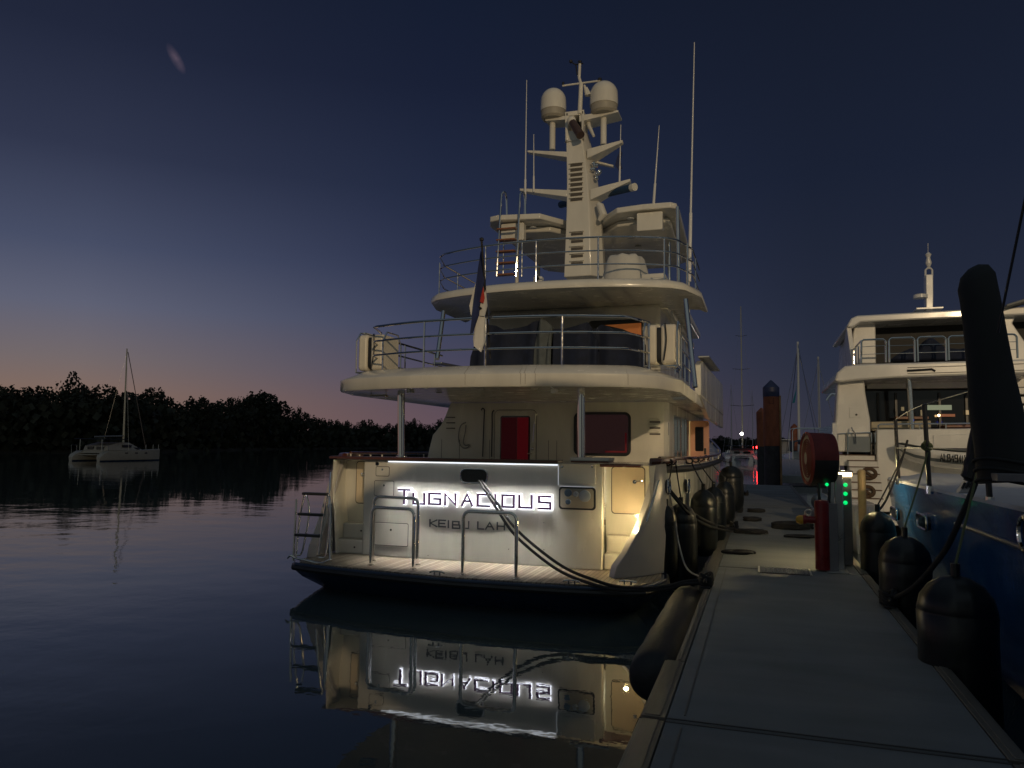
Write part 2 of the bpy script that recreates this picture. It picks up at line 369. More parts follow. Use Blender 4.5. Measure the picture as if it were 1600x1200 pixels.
for s_, stl in ((1, ST), (-1, ST[::-1])):
    for y, h, z in stl:
        a = Vector(hsec(y, h, z, s_)[3]); rows.append([a+Vector((s_*.006, 0, .01)), a+Vector((-s_*.12, 0, -.2)), a+Vector((-s_*.5, 0, -.75))])
loft(b, rows); 
aft = [Vector((CX+s_*x, y, z)) for s_, x, y, z in ()]
obj('hull_bottom', b, navy, Y)
# rub rail, cap rail and hand rail along the bulwark
for s_ in (1, -1):
    e = spline([Vector((HX(s_)+s_*(h+.015), y, z)) for y, h, z in ST[1:]], 5)
    qtube('rub_rail', blk, Y, [p-Vector((0, 0, .07)) for p in e], .055, 8)
    qtube('cap_rail', teakcap, Y, [p+Vector((-.03*s_, 0, .10)) for p in e], .028, 8)
    b = B()
    for p in e[::3]: tube(b, [p-Vector((.03*s_, 0, .04)), p+Vector((-.03*s_, 0, .09))], .014, 6)
    pieces('cap_rail_bracket', b, gel, Y)
# swim platform
out = [(-6.62, 11.2), (-6.74, 10.6), (-6.74, 10.05), (-6.62, 9.86), (-6.2, 9.74), (-5.5, 9.62), (-4.7, 9.52), (-3.9, 9.46), (-3.1, 9.48), (-2.4, 9.54), (-1.75, 9.62), (-1.42, 9.8), (-1.3, 10.1), (-1.22, 10.6), (-1.3, 11.2)]
b = B(); prism(b, out, 'Z', .32, .42); plat = obj('swim_platform', b, navy, Y, .015)
ins = [(CX+(x-CX)*.972, 10.4+(y-10.4)*(.93 if y < 10.4 else 1)) for x, y in out]
teak = bpy.data.materials.new('laid_teak'); teak.use_nodes = True; T = teak.node_tree; pb = T.nodes['Principled BSDF']
t = T.nodes.new('ShaderNodeTexCoord'); sx = T.nodes.new('ShaderNodeSeparateXYZ'); T.links.new(t.outputs['Object'], sx.inputs[0])
fr = math_node('FRACT', math_node('MULTIPLY', sx.outputs[0], 1/.062, tree=T), tree=T)
gap = math_node('LESS_THAN', fr, .13, tree=T); fl = math_node('FLOOR', math_node('MULTIPLY', sx.outputs[0], 1/.062, tree=T), tree=T)
wn1 = T.nodes.new('ShaderNodeTexWhiteNoise'); wn1.noise_dimensions = '1D'; T.links.new(fl, wn1.inputs['W'])
ng = wn(2.2, 6, (9, 1, 1)); 
c1 = T.nodes.new('ShaderNodeValToRGB'); c1.color_ramp.elements[0].color = (.20, .155, .11, 1); c1.color_ramp.elements[1].color = (.42, .35, .27, 1); c1.color_ramp.elements[0].position = .3; c1.color_ramp.elements[1].position = .75
T.links.new(math_node('ADD', math_node('MULTIPLY', wn1.outputs[0], .45, tree=T), math_node('MULTIPLY', ng, .55, tree=T), tree=T), c1.inputs[0])
mx = T.nodes.new('ShaderNodeMixRGB'); T.links.new(gap, mx.inputs[0]); T.links.new(c1.outputs[0], mx.inputs[1]); mx.inputs[2].default_value = (.015, .014, .012, 1); T.links.new(mx.outputs[0], pb.inputs['Base Color']); pb.inputs['Roughness'].default_value = .42
b = B(); prism(b, ins, 'Z', .421, .432); obj('teak_deck', b, teak, plat)
b = B(); tube(b, [(x, y, .345) for x, y in out], .04, 8); obj('rub_rail', b, blk, plat)
# stern underbody
mid_ = [(CX+(x-CX)*.90, y+(.38 if y < 10.3 else .1), .02) for x, y in out]; low = [(CX+(x-CX)*.80, y+.8, -.5) for x, y in out]
b = B(); loft(b, [[(x, y, .325) for x, y in out], [(CX+(x-CX)*.97, y+.12, .2) for x, y in out], mid_, low]); obj('stern_underbody', b, navy, Y)
# transom ---------------------------------------------------------
TY = 10.85
b = B(); box(b, -6.04, -2.16, TY, TY+.14, .425, 1.935); tr = obj('transom', b, gel, Y, .02)
b = B(); prism(b, [(-6.70, TY+.02), (-6.1, TY-.06), (-4.6, TY-.09), (-2.82, TY-.06), (-2.82, TY+.28), (-6.7, TY+.28)], 'Z', 1.94, 1.985); obj('transom_cap', b, teakcap, tr, .012)
b = B(); prism(b, [(-2.2, TY-.03), (-1.62, TY+.05), (-1.62, TY+.28), (-2.2, TY+.28)], 'Z', 1.90, 1.945); obj('transom_cap', b, teakcap, tr, .01)
b = B(); box(b, -5.60, -2.83, TY-.018, TY-.004, 1.908, 1.922); pieces('light_strip', b, stripled, tr); b = B(); box(b, -2.822, -2.816, TY-.012, TY-.004, 1.62, 1.90); box(b, -2.80, -2.26, TY-.012, TY-.006, 1.603, 1.608)
pieces('light_strip', b, emat('dim_strip_led', (.84, .90, 1), .45), tr)
lamp('strip_light', 'AREA', (-4.2, TY-.14, 1.90), 26.0, (1, .96, .90), .05, (-4.2, TY-.30, 0), parent=Y).data.shape = 'RECTANGLE'
bpy.data.objects['strip_light'].data.spread = R(62); bpy.data.objects['strip_light'].data.size = 2.7; bpy.data.objects['strip_light'].data.size_y = .02
# name letters, each a dark face standing off the wall with the lit halo behind
fT = lambda u, w, d: (u, TY-d, w)
def px2(px, py): p = P(px, py, y=TY-.04); return p.x, p.z
names = [('T', 623.5, 640, 765, 786.5), ('U', 646.5, 663, 771, 787.5), ('G', 671, 688, 771, 788), ('N', 696, 712, 771.5, 789), ('A', 722.5, 738, 772, 790), ('C', 747, 765, 772.5, 791), ('I', 772, 777, 773, 791.5), ('O', 785.5, 803, 773.5, 792.5), ('U', 812, 831, 774, 793.5), ('S', 842.5, 860, 775.5, 795)]
for ch, xa, xb, ya, yb in names:
    x0, z1 = px2(xa, ya); x1, z0 = px2(xb, yb)
    if ch == 'I': x0, x1 = (x0+x1)/2-.005, (x0+x1)/2+.005
    b = B(); strokes(b, ch, x0, z0, x1-x0, z1-z0, .036, fT, .034, .05); lo = obj('letter', b, mat('purple_letter_face', (.10, .045, .11), .3, .5), tr)
    b = B(); strokes(b, ch, x0, z0, x1-x0, z1-z0, .046, fT, .010, .028); obj('halo_light', b, whiteled, lo)
port = [('K', 670.5, 681, 812.5, 823), ('E', 684.5, 694.5, 813, 823.5), ('I', 698, 700.5, 814, 824.5), ('B', 706, 717, 815, 826), ('U', 722, 731, 815, 826), ('L', 745.5, 754.5, 816, 827), ('A', 758, 770, 816.5, 827.5), ('H', 776, 787, 817, 828)]
for ch, xa, xb, ya, yb in port:
    x0, z1 = px2(xa, ya); x1, z0 = px2(xb, yb)
    b = B(); strokes(b, ch, x0, z0, x1-x0, z1-z0, .022, fT, .001, .012); obj('port_letter', b, mat('dark_steel_letter', (.10, .105, .11), .3, .7), tr)
# fairlead, lockers, sockets
def hatch(name, xa, xb, ya, yb, parent, y, m=gel, r=.02, latch=True):
    a = P(xa, ya, y=y); c = P(xb, yb, y=y)
    b = B(); prism(b, rrect(a.x-.006, c.x+.006, c.z-.006, a.z+.006, r+.005), 'Y', y-.003, y+.01); h = obj(name, b, seam, parent)
    b = B(); prism(b, rrect(a.x+.003, c.x-.003, c.z+.003, a.z-.003, r), 'Y', y-.009, y+.01); obj('lid', b, m, h, .003)
    if latch:
        b = B(); lathe(b, [(.018, -.004), (.018, 0), (.010, .004)], ((a.x+c.x)/2, y-.009, (a.z+c.z)/2+(a.z-c.z)*.2), 12, 'Y'); obj('latch', b, chrome, h)
    return h
hatch('locker_hatch', 588, 608, 729, 744, tr, TY); hatch('locker_hatch', 585.5, 615, 751, 775, tr, TY); hatch('locker_hatch', 585.5, 637, 816, 854, tr, TY)
a, c = P(720.5, 732.5, y=TY), P(762.5, 755.5, y=TY)
b = B(); prism(b, rrect(a.x, c.x, c.z, a.z, .09, 8), 'Y', TY-.012, TY+.01); fl_ = obj('fairlead', b, blkp, tr)
rr = [(x, TY-.02, z) for x, z in rrect(a.x, c.x, c.z, a.z, .095, 8)]; qtube('rim', chrome, fl_, rr, .014, 8, True)
c0 = P(590, 724, y=TY); b = B(); lathe(b, [(.035, .0), (.035, -.012), (.02, -.02), (.02, 0.0)], c0, 16, 'Y'); obj('courtesy_light', b, chrome, tr)
a, c = P(874, 724, y=TY), P(931, 757, y=TY)
b = B(); prism(b, rrect(a.x, c.x, c.z, a.z, .015), 'Y', TY-.03, TY+.01); gp = obj('gate_panel', b, gel, tr, .006)
for xx in (878.5, 925.5):
    p = P(xx, 729, y=TY-.03); b = B(); lathe(b, [(.02, 0), (.02, -.012), (.01, -.016)], p, 12, 'Y'); obj('fastener', b, chrome, gp)
a, c = P(874, 760, y=TY), P(931, 797.5, y=TY)
b = B(); prism(b, rrect(a.x, c.x, c.z, a.z, .05, 6), 'Y', TY-.03, TY-.001); sb = obj('shore_power_box', b, blkp, tr)
b = B(); prism(b, rrect(a.x+.025, c.x-.025, c.z+.025, a.z-.025, .04, 6), 'Y', TY-.034, TY-.028); obj('window', b, mat('box_back', (.42, .37, .29), .4), sb)
for xx, yy, rr_, m_ in ((888, 770, .055, 'blue_socket'), (900, 772, .04, 'white_socket'), (888, 784, .04, 'blue_socket'), (914, 775, .085, 'white_socket')):
    p = P(xx, yy, y=TY-.04); b = B(); lathe(b, [(rr_, .01), (rr_, -.02), (rr_*.7, -.03), (rr_*.4, -.03)], p, 16, 'Y'); obj('socket', b, mat(m_, (.10, .16, .24) if m_[0] == 'b' else (.42, .46, .5), .4), sb)
b = B()
for xx, yy in ((742, 857), (852, 857), (852, 815)):
    pass
for xx, yy in ((850, 817), (850, 859), (795, 858), (669, 868)):
    p = P(xx, yy, y=TY); lathe(b, [(.009, 0), (.009, -.008), (.004, -.01)], p, 8, 'Y')
pieces('transom_stud', b, chrome, tr)
# side flat cap step over the panel
a = P(891, 706, y=TY); c = P(952, 723, y=TY)
b = B(); box(b, a.x, c.x, TY-.02, TY+.42, 1.985, 2.03); fs = obj('folding_table', b, gel, Y, .008)
b = B(); box(b, a.x+.01, c.x-.01, TY-.01, TY+.41, 1.955, 1.983); obj('table_edge', b, teakcap, fs, .004)
# stair alcoves on both sides
def alcove(s_):
    f = lambda x: HX(s_)+s_*x
    xs = sorted((f(1.70), f(2.50)))
    # aft facing wall with recessed boarding door
    w = qbox('stair_wall', gel, Y, xs[0], xs[1], TY+.42, TY+.5, .43, 1.93, .01)
    x0, x1 = sorted((f(1.80), f(2.28)))
    b = B(); prism(b, rrect(x0-.012, x1+.012, 1.2, 1.9, .05), 'Y', TY+.412, TY+.43); g = obj('boarding_door', b, seam, Y)
    b = B(); prism(b, rrect(x0, x1, 1.212, 1.888, .045), 'Y', TY+.404, TY+.43); obj('panel', b, mat('inner_gelcoat', (.72, .60, .44), .35, var=.08), g, .004)
    b = B(); xx = x0+.12 if s_ < 0 else x1-.14; tube(b, [(xx, TY+.39, 1.68), (xx+.02, TY+.37, 1.69), (xx+.14, TY+.37, 1.70)], .012, 6); lathe(b, [(.03, 0), (.03, -.02)], (xx, TY+.404, 1.68), 12, 'Y'); obj('latch', b, chrome, g)
    for k, (ya, yb, zt) in enumerate(((TY+.02, TY+.25, .66), (TY+.22, TY+.42, .90))):
        x0, x1 = sorted((f(1.745), f(2.40)))
        st = qbox('step', gel, Y, x0, x1, ya, yb, .43, zt, .025)
        p = Vector((f(2.06), ya, zt-.12)); b = B(); lathe(b, [(.016, .002), (.016, -.006), (.008, -.008)], p, 12, 'Y'); obj('step_light', b, warmled if (s_ > 0 and k == 0) else seam, st)
        qbox('tread', mat('tread_pad', (.38, .35, .29), .7, var=.2), st, x0+.02, x1-.02, ya+.02, yb-.02, zt+.001, zt+.006, .001)
    # the quarter: the hull side sweeping down to the platform
    edge = [(2.44, 11.1, 1.97), (2.47, 10.98, 1.70), (2.40, 10.80, 1.38), (2.30, 10.60, 1.05), (2.16, 10.38, .75), (2.05, 10.26, .58), (2.02, 10.22, .43)]
    if s_ < 0: edge = [(2.50, 11.0, 1.97), (2.52, 10.85, 1.70), (2.52, 10.70, 1.38), (2.52, 10.55, 1.05), (2.52, 10.36, .75), (2.52, 10.26, .58), (2.52, 10.22, .43)]
    fwd = [(2.57, 11.5, 1.97), (2.60, 11.45, 1.70), (2.60, 11.35, 1.38), (2.60, 11.25, 1.05), (2.60, 11.1, .75), (2.60, 10.98, .58), (2.60, 10.95, .43)]
    mid = [(.5*a_[0]+.5*c_[0]+.03, .5*a_[1]+.5*c_[1]-.10, a_[2]) for a_, c_ in zip(edge, fwd)]
    rows = [[(f(p[0]), p[1], p[2]) for p in r] for r in (edge, mid, fwd)]
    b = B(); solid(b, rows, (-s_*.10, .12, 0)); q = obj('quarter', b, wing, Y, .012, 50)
    qtube('quarter_cap', teakcap, q, [(f(2.40), 11.06, 1.985), (f(2.5), 11.12, 1.99), (f(2.58), 11.5, 1.99), (f(2.62), 12.0, 2.0)], .05, 8)
    h0, h1 = (f(2.53), 10.86, 1.72), (f(2.40), 10.63, 1.17)
    b = B(); tube(b, [Vector(h0)+Vector((0, .06, 0)), h0, h1, Vector(h1)+Vector((0, .06, 0))], .016, 8); obj('grab_handle', b, chrome, q)
alcove(1); alcove(-1)
p = Vector((CX+2.33, TY+.22, 1.12)); b = B(); bmesh.ops.create_uvsphere(b, u_segments=10, v_segments=8, radius=.022, matrix=Matrix.Translation(p)); obj('stair_light', b, warmled, Y)
lamp('stair_lamp', 'POINT', (CX+2.10, TY-.14, 1.14), 12, (1, .76, .36), .03, parent=Y)
lamp('step_lamp', 'POINT', (CX+2.06, TY-.06, .54), 1.3, (1, .76, .36), .02, parent=Y)
# platform rails
def urail(pa, pb_, zt, ya, yb, r=.026):
    A = P(*pa, y=ya); C = P(*pb_, y=yb); A.z = C.z = .43
    b = B(); tube(b, roundU(A, C, zt-.43, .10), r, 12)
    for q in (A, C): lathe(b, [(.055, .0), (.055, .012), (.03, .02)], q, 14)
    obj('safety_rail', b, chrome, Y)
zt = P(610, 795, y=9.8).z; urail((579, 888), (645.5, 896), zt, 9.95, 9.86)
zt = P(610, 777, y=10.3).z; urail((582, 884), (651.5, 890), zt, 10.35, 10.25)
zt = P(765, 801, y=9.65).z; urail((722.5, 903), (806, 908), zt, 9.72, 9.70)
# cleats on the platform
for xx, yy in ((683, 899), (893, 913), (981, 914)):
    p = P(xx, yy, z=.44); b = B(); tube(b, spline([p+Vector((-.11, 0, .035)), p+Vector((-.05, 0, .05)), p+Vector((.05, 0, .05)), p+Vector((.11, 0, .035))], 4), .012, 8); tube(b, [p+Vector((-.04, 0, 0)), p+Vector((-.04, 0, .05))], .012, 8); tube(b, [p+Vector((.04, 0, 0)), p+Vector((.04, 0, .05))], .012, 8); obj('cleat', b, chrome, Y)
# boarding ladder folded up at the port corner
lad = bpy.data.objects.new('boarding_ladder', None); col.objects.link(lad); lad.parent = Y
def LP(px, py, y): return P(px, py, y=y)
for a_, c_, r_ in (((463, 780), (458, 876), .018), ((516.5, 787), (516.5, 880), .024)):
    qtube('stanchion', chrome, lad, [LP(*a_, 9.98), LP(*c_, 9.98)], r_, 10)
for pts in ([(476, 770), (468, 810), (462, 870)], [(513, 770), (505, 810), (498, 866)]):
    qtube('side_tube', chrome, lad, spline([LP(*p_, 9.95) for p_ in pts], 5), .016, 8)
for pts in ([(479, 774), (483, 800), (475, 850), (470, 866), (463, 867)], [(515, 774), (517, 800), (511, 852), (508, 870), (498, 871)]):
    qtube('inner_tube', chrome, lad, spline([LP(*p_, 10.02) for p_ in pts], 5), .013, 8)
for ya, xa, xb in ((771, 475, 512), (803, 468, 505), (835.5, 463, 500)):
    A, C = LP(xa, ya, 9.95), LP(xb, ya+1.5, 9.95); d = C-A
    b = B(); q = box(b, A.x-.01, C.x+.01, 9.90, 10.0, A.z-.02, A.z+.02); obj('rung', b, blkp, lad, .012)
qtube('hinge_bar', chrome, lad, spline([LP(449, 872, 9.95), LP(454, 868, 9.95), LP(462, 872, 9.95), LP(480, 876, 9.92), LP(500, 880, 9.9), LP(512, 876, 9.9), LP(518, 874, 9.95)], 4), .016, 8)
# hull fairleads on the starboard side
for px, py in ((1043, 760), (1074, 759)):
    yy = 11.9 if px < 1050 else 13.4
    xh = CX+(2.60 if yy < 12.5 else 2.755)
    p = P(px, py, x=xh); b = B(); ov = [(p.y+a_, p.z+c_) for a_, c_ in rrect(-.14, .14, -.10, .10, .09, 6)]
    prism(b, ov, 'X', xh-.02, xh+.012); fo = obj('fairlead', b, blkp, Y); qtube('rim', chrome, fo, [(xh+.018, a_, c_) for a_, c_ in ov], .018, 8, True)
# cockpit ---------------------------------------------------------
BY = 14.6
qbox('cockpit_sole', teak, Y, CX-2.6, CX+2.6, TY+.5, BY, 1.02, 1.10, 0)
b = B()  # aft bulkhead with slanted port edge
def bx(px, py, y=BY): p = P(px, py, y=y); return (p.x, p.z)
pl = [bx(668, 715), bx(671, 700), bx(676, 680), bx(689, 664), bx(696, 650), bx(703, 632)]
pl = [(pl[0][0], 1.08)]+pl+[(pl[-1][0]+.02, 3.06), (-2.02, 3.06), (-2.02, 1.08)]
prism(b, pl, 'Y', BY, BY+.12); bh = obj('aft_bulkhead', b, gel, Y, .01)
# rounded starboard corner and side wall
cs = [(-2.02, BY), (-1.86, BY+.01), (-1.74, BY+.08), (-1.68, BY+.25), (-1.67, BY+.6)]
b = B(); solid(b, [[(x, y, 1.08) for x, y in cs], [(x, y, 2.0) for x, y in cs], [(x, y, 3.06) for x, y in cs]], (-.08, .10, 0)); cw = obj('corner_wall', b, gel, Y, 0)
b = B(); box(b, -1.77, -1.67, BY+.6, 24.5, 1.08, 1.98); box(b, -1.77, -1.67, BY+.6, 24.5, 2.86, 3.06)
for y0, y1 in ((BY+.6, 15.7), (18.9, 19.4), (21.2, 24.5)): box(b, -1.77, -1.67, y0, y1, 1.98, 2.86)
sw = obj('side_wall', b, gel, Y)
b = B(); box(b, -1.79, -1.74, 15.7, 18.9, 1.98, 2.86); wi = obj('side_window', b, glass, Y)
b = B()
for yy in (15.72, 17.25, 18.86): box(b, -1.735, -1.66, yy-.03, yy+.03, 1.98, 2.86)
pieces('frame', b, chrome, wi)
b = B(); box(b, -1.79, -1.74, 19.4, 21.2, 1.1, 2.86); obj('side_doorway', b, mat('lit_saloon', (.5, .4, .25), .8, em=(1, .75, .3), es=.35), Y)
b = B(); prism(b, rrect(-1.70, -1.22, 1.15, 2.88, .06), 'Y', 19.95, 20.0); sd = obj('side_door', b, mat('pink_door', (.52, .27, .20), .45, var=.1), Y, .006, label='open pinkish side door')
b = B(); prism(b, rrect(-1.57, -1.36, 2.1, 2.72, .03), 'Y', 19.94, 19.948); obj('window', b, glass, sd)
b = B(); box(b, -1.35, -1.30, 19.935, 19.948, 2.02, 2.18); obj('lock', b, blkp, sd, .004)
# louvres on both fashion plates
b = B()
for k in range(3):
    a = P(1014, 655+k*9.5, y=BY+.05); c = P(1037, 657+k*9.5, y=BY+.2)
    tube(b, [(a.x, BY-.02, a.z), (a.x+.15, BY+.0, a.z-.005), (c.x-.04, BY+.1, c.z)], .022, 8)
pieces('louvre', b, gel, Y)
b = B()
for k in range(3):
    a = P(1015, 659+k*9.5, y=BY); box(b, a.x, a.x+.2, BY-.012, BY+.03, a.z-.018, a.z+.012)
pieces('louvre_gap', b, louvre, Y)
b = B()
for k in range(3):
    a = P(698+0*k, 652+k*8.5, y=BY); c = P(711, 652+k*8.5, y=BY); box(b, a.x, c.x, BY-.03, BY+.01, a.z-.012, a.z+.006)
pieces('louvre', b, louvre, Y)
# bulkhead door with lit red curtain, window
a, c = P(774, 641, y=BY), P(838, 641, y=BY)
b = B(); prism(b, rrect(a.x-.012, c.x+.012, 1.1, a.z+.01, .10, 6), 'Y', BY-.004, BY+.02); dr = obj('saloon_door', b, seam, Y)
b = B(); prism(b, rrect(a.x, c.x, 1.11, a.z, .09, 6), 'Y', BY-.03, BY+.02); obj('leaf', b, gel, dr, .01)
a, c = P(783, 650, y=BY), P(828.5, 717, y=BY)
b = B(); prism(b, rrect(a.x, c.x, 1.45, a.z, .04, 5), 'Y', BY-.036, BY-.02); dw = obj('window', b, glass, dr)
b = B(); box(b, a.x+.36, c.x-.035, BY-.040, BY-.037, 1.5, a.z-.03); obj('curtain', b, redglow, dw)
b = B(); box(b, a.x+.02, a.x+.35, BY-.040, BY-.037, 1.5, a.z-.03); obj('curtain', b, mat('dim_red', (.05, .008, .012), .6, em=(.5, .02, .06), es=.02), dw)
p = P(832, 701, y=BY-.04); b = B(); lathe(b, [(.035, 0), (.035, -.02), (.02, -.03)], p, 12, 'Y'); tube(b, [p+Vector((0, -.02, -.1)), p+Vector((-.1, -.03, -.1))], .012, 6); obj('handle', b, chrome, dr)
qtube('grab_rail', chrome, bh, [P(835, 662, y=BY-.05), P(833, 690, y=BY-.05)], .012, 8)
a, c = P(897, 644, y=BY), P(986, 713, y=BY)
b = B(); prism(b, rrect(a.x, c.x, c.z, a.z, .12, 6), 'Y', BY-.03, BY+.02); bw = obj('saloon_window', b, blkp, Y, .006)
b = B(); prism(b, rrect(a.x+.06, c.x-.05, c.z+.05, a.z-.05, .08, 6), 'Y', BY-.036, BY-.028); obj('pane', b, mat('wine_glass', (.014, .004, .006), .06, em=(.30, .03, .05), es=.03, coat=.3), bw)
b = B(); box(b, c.x-.5, c.x-.08, BY-.040, BY-.037, c.z+.07, c.z+.10); box(b, c.x-.11, c.x-.08, BY-.040, BY-.037, c.z+.10, c.z+.45); obj('curtain_edge', b, redglow, bw)
# panel grooves and low rail on bulkhead
b = B()
for px in (690, 718, 765, 857, 870): q = P(px, 700, y=BY); box(b, q.x-.004, q.x+.004, BY-.004, BY+.01, 1.1, 2.3)
pieces('panel_groove', b, seam, bh)
a, c = P(945, 727, y=BY-.4), P(985, 727, y=BY-.4)
qtube('low_rail', chrome, bh, [(a.x, BY-.1, a.z+.0), (c.x+.1, BY-.1, a.z)], .02, 8)
qtube('corner_post', chrome, cw, [P(1044, 660, y=BY+.3), P(1044, 680, y=BY+.3)], .012, 8)
# boat deck slab with rounded fascia ------------------------------
def outline(half, ya, yc, yf, n=14, rc=.9):
    "plan from port forward edge round the stern to starboard forward edge"
    pts = [(CX-half, yf), (CX-half, yc+rc*.9)]
    for i in range(1, n):
        u = -1+2*i/n; e = 5.0
        x = half*math.copysign(abs(u)**.92, u); y = ya+(yc-ya)*(abs(x/half)**2.3)+max(0, abs(x/half)-.82)**2*28*rc/1.6
        pts.append((CX+x, y))
    return pts+[(CX+half, yc+rc*.9), (CX+half, yf)]
def off(pts, d):
    out_ = []
    for i, (x, y) in enumerate(pts):
        a_ = Vector(pts[max(0, i-1)]); c_ = Vector(pts[min(len(pts)-1, i+1)]); t_ = (c_-a_).normalized(); nrm = Vector((-t_.y, t_.x)); out_.append((x+nrm.x*d, y+nrm.y*d))
    return out_
O1 = outline(2.80, 10.02, 10.75, 24.5, 22)
def slab(name, O, prof, m, z_in):
    rows = []
    for d, z in prof: rows.append([(x, y, z) for x, y in off(O, d)])
    b = B(); V = loft(b, rows)
    # close across
    for r in (V[0], V[-1]):
        n = len(r)
        for k in range(n//2-1): b.faces.new((r[k], r[k+1], r[n-2-k], r[n-1-k]))
    return obj(name, b, m, Y, 0, 40)
bd = slab('boat_deck', O1, [(.55, 3.07), (.16, 3.055), (.10, 3.03), (.02, 3.02), (0, 3.05), (0, 3.20), (.012, 3.212), (.40, 3.365), (.75, 3.40)], gel, 0)
# fascia seams
b = B()
for px in (730, 815, 822, 837, 975): 
    x = P(px, 590, y=10.1).x; y = None
    for (xa, ya), (xb, yb) in zip(O1, O1[1:]):
        if min(xa, xb) <= x <= max(xa, xb) and abs(xa-xb) > 1e-6: y = ya+(yb-ya)*(x-xa)/(xb-xa)
    tube(b, [(x, y-.001, 3.05), (x, y-.001, 3.20), (x-.02, y+.012, 3.213), (x-.09, y+.40, 3.366)], .004, 5)
pieces('fascia_seam', b, mat('caulk', (.35, .33, .3), .5), bd)
# ceiling fittings
b = B()
for px, py in ((770, 622), (880, 627), (940, 629)): p = P(px, py, z=3.065); lathe(b, [(.06, .01), (.06, -.006), (.04, -.012)], p, 14)
for px, py in ((686, 613), (665, 606), (750, 608), (835, 607)): p = P(px, py, z=3.05); lathe(b, [(.05, .01), (.05, -.008), (.03, -.014)], p, 14)
pieces('ceiling_light', b, mat('light_lens', (.5, .5, .46), .3), bd)
for px, py in ((641, 611), (866, 611)):
    p = P(px, py, y=10.6); b = B(); box(b, p.x-.045, p.x+.045, 10.56, 10.66, p.z-.03, p.z+.03); tube(b, [p+Vector((0, 0, .02)), (p.x-.06, 10.6, 3.06)], .012, 6); obj('deck_camera', b, gel2, bd, .008)
b = B(); p = P(594, 627, y=11.6); box(b, p.x-.14, p.x+.14, 11.5, 11.62, 2.99, 3.03); tube(b, [(p.x-.14, 11.55, 3.06), (p.x-.14, 11.5, 3.0), (p.x+.14, 11.5, 3.0), (p.x+.14, 11.55, 3.06)], .01, 6); obj('flood_fitting', b, chrome, bd)
b = B(); box(b, CX+2.55, CX+2.75, 12.6, 12.7, 2.98, 3.02); obj('flood_fitting', b, chrome, bd)
for k in range(8):
    pass
# pillars
for px in (627, 908):
    t_ = P(px, 603, y=10.98); o_ = P(px, 712, y=10.98)
    b = B(); tube(b, [(o_.x, 10.98, 1.985), (t_.x, 10.98, 3.06)], .058, 20); lathe(b, [(.09, 0), (.09, .012), (.06, .02)], (o_.x, 10.98, 1.99), 20); obj('pillar', b, chrome, Y)
# deck rails
def rail(name, pts, z0, heights, posts, r=.016, pr=.018, parent=None):
    n = bpy.data.objects.new(name, None); col.objects.link(n); n.parent = Y
    for h in heights: qtube('rail_bar', chrome, n, [Vector((x, y, z0+h)) for x, y in pts], r if h < max(heights) else r*1.25, 8)
    for x, y in posts: qtube('rail_post', chrome, n, [(x, y, z0-.02), (x, y, z0+max(heights))], pr, 8)
    return n
def at_x(O, x):
    for (xa, ya), (xb, yb) in zip(O, O[1:]):
        if min(xa, xb) <= x <= max(xa, xb) and abs(xa-xb) > .02 and ya < 20: return ya+(yb-ya)*(x-xa)/(xb-xa)
    return min(O, key=lambda q: abs(q[0]-x)+(q[1] > 16)*9)[1]
I1 = off(O1, .52)
I1c = [(x, y) for x, y in I1 if y < 11.9]
xs = [P(px, 530, y=10.75).x for px in (668, 766, 881, 1002)]
pts = [(x, y) for x, y in I1c if x < xs[-1]-.05]+[(xs[-1], at_x(I1, xs[-1]))]
rail('boat_deck_rail', pts, 3.37, (.26, .49, .73), [pts[0]]+[(x, at_x(I1, x)) for x in xs])
pt = [(CX-2.62, 11.6), (CX-2.62, 15.0)]; rail('boat_deck_rail', pt, 3.38, (.26, .49, .73), [(CX-2.62, y) for y in (11.9, 13.2, 14.6)])
pt = [(CX+2.66, 11.9), (CX+2.68, 15.2)]; rail('boat_deck_rail', pt, 3.36, (.26, .49, .73), [(CX+2.66, y) for y in (11.95, 12.7, 13.6, 14.5)])
# struts from the boat deck to the flybridge deck
qtube('strut', chrome, Y, [P(683, 561, y=13.4), P(693, 487, y=13.9)], .045, 14); 
qtube('strut', chrome, Y, [P(1086, 605, y=13.2), P(1071, 468, y=13.6)], .045, 14)
# skylounge -------------------------------------------------------
SY = 16.1
b = B(); box(b, CX-1.98, CX+1.92, SY, 23.5, 3.38, 5.25); sk = obj('skylounge', b, gel, Y, .08)
a, c = P(742, 503, y=SY), P(1006, 503, y=SY)
b = B(); prism(b, rrect(P(918, 503, y=SY).x, c.x-.02, 3.6, 4.93, .12, 6), 'Y', SY-.02, SY+.02); aw = obj('aft_window', b, glass, sk, .004)
o_ = P(945, 508, y=SY-.03); q = P(1002, 524, y=SY-.03)
b = B(); prism(b, [(o_.x, o_.z), (q.x, o_.z+.02), (q.x, q.z), (q.x-.12, q.z+.02), (q.x-.4, q.z+.15)], 'Y', SY-.032, SY-.022); obj('lit_interior', b, mat('orange_interior', (.3, .1, .03), .6, em=(1, .30, .07), es=.12), aw)
b = B(); 
for y0, y1 in ((17.2, 18.6), (19.0, 20.6), (21, 22.6)): box(b, CX+1.915, CX+1.93, y0, y1, 4.1, 4.85)
pieces('side_window', b, glass, sk)
b = B(); box(b, CX+2.0, CX+2.2, 16.2, 16.7, 4.3, 5.2); 
b.free()
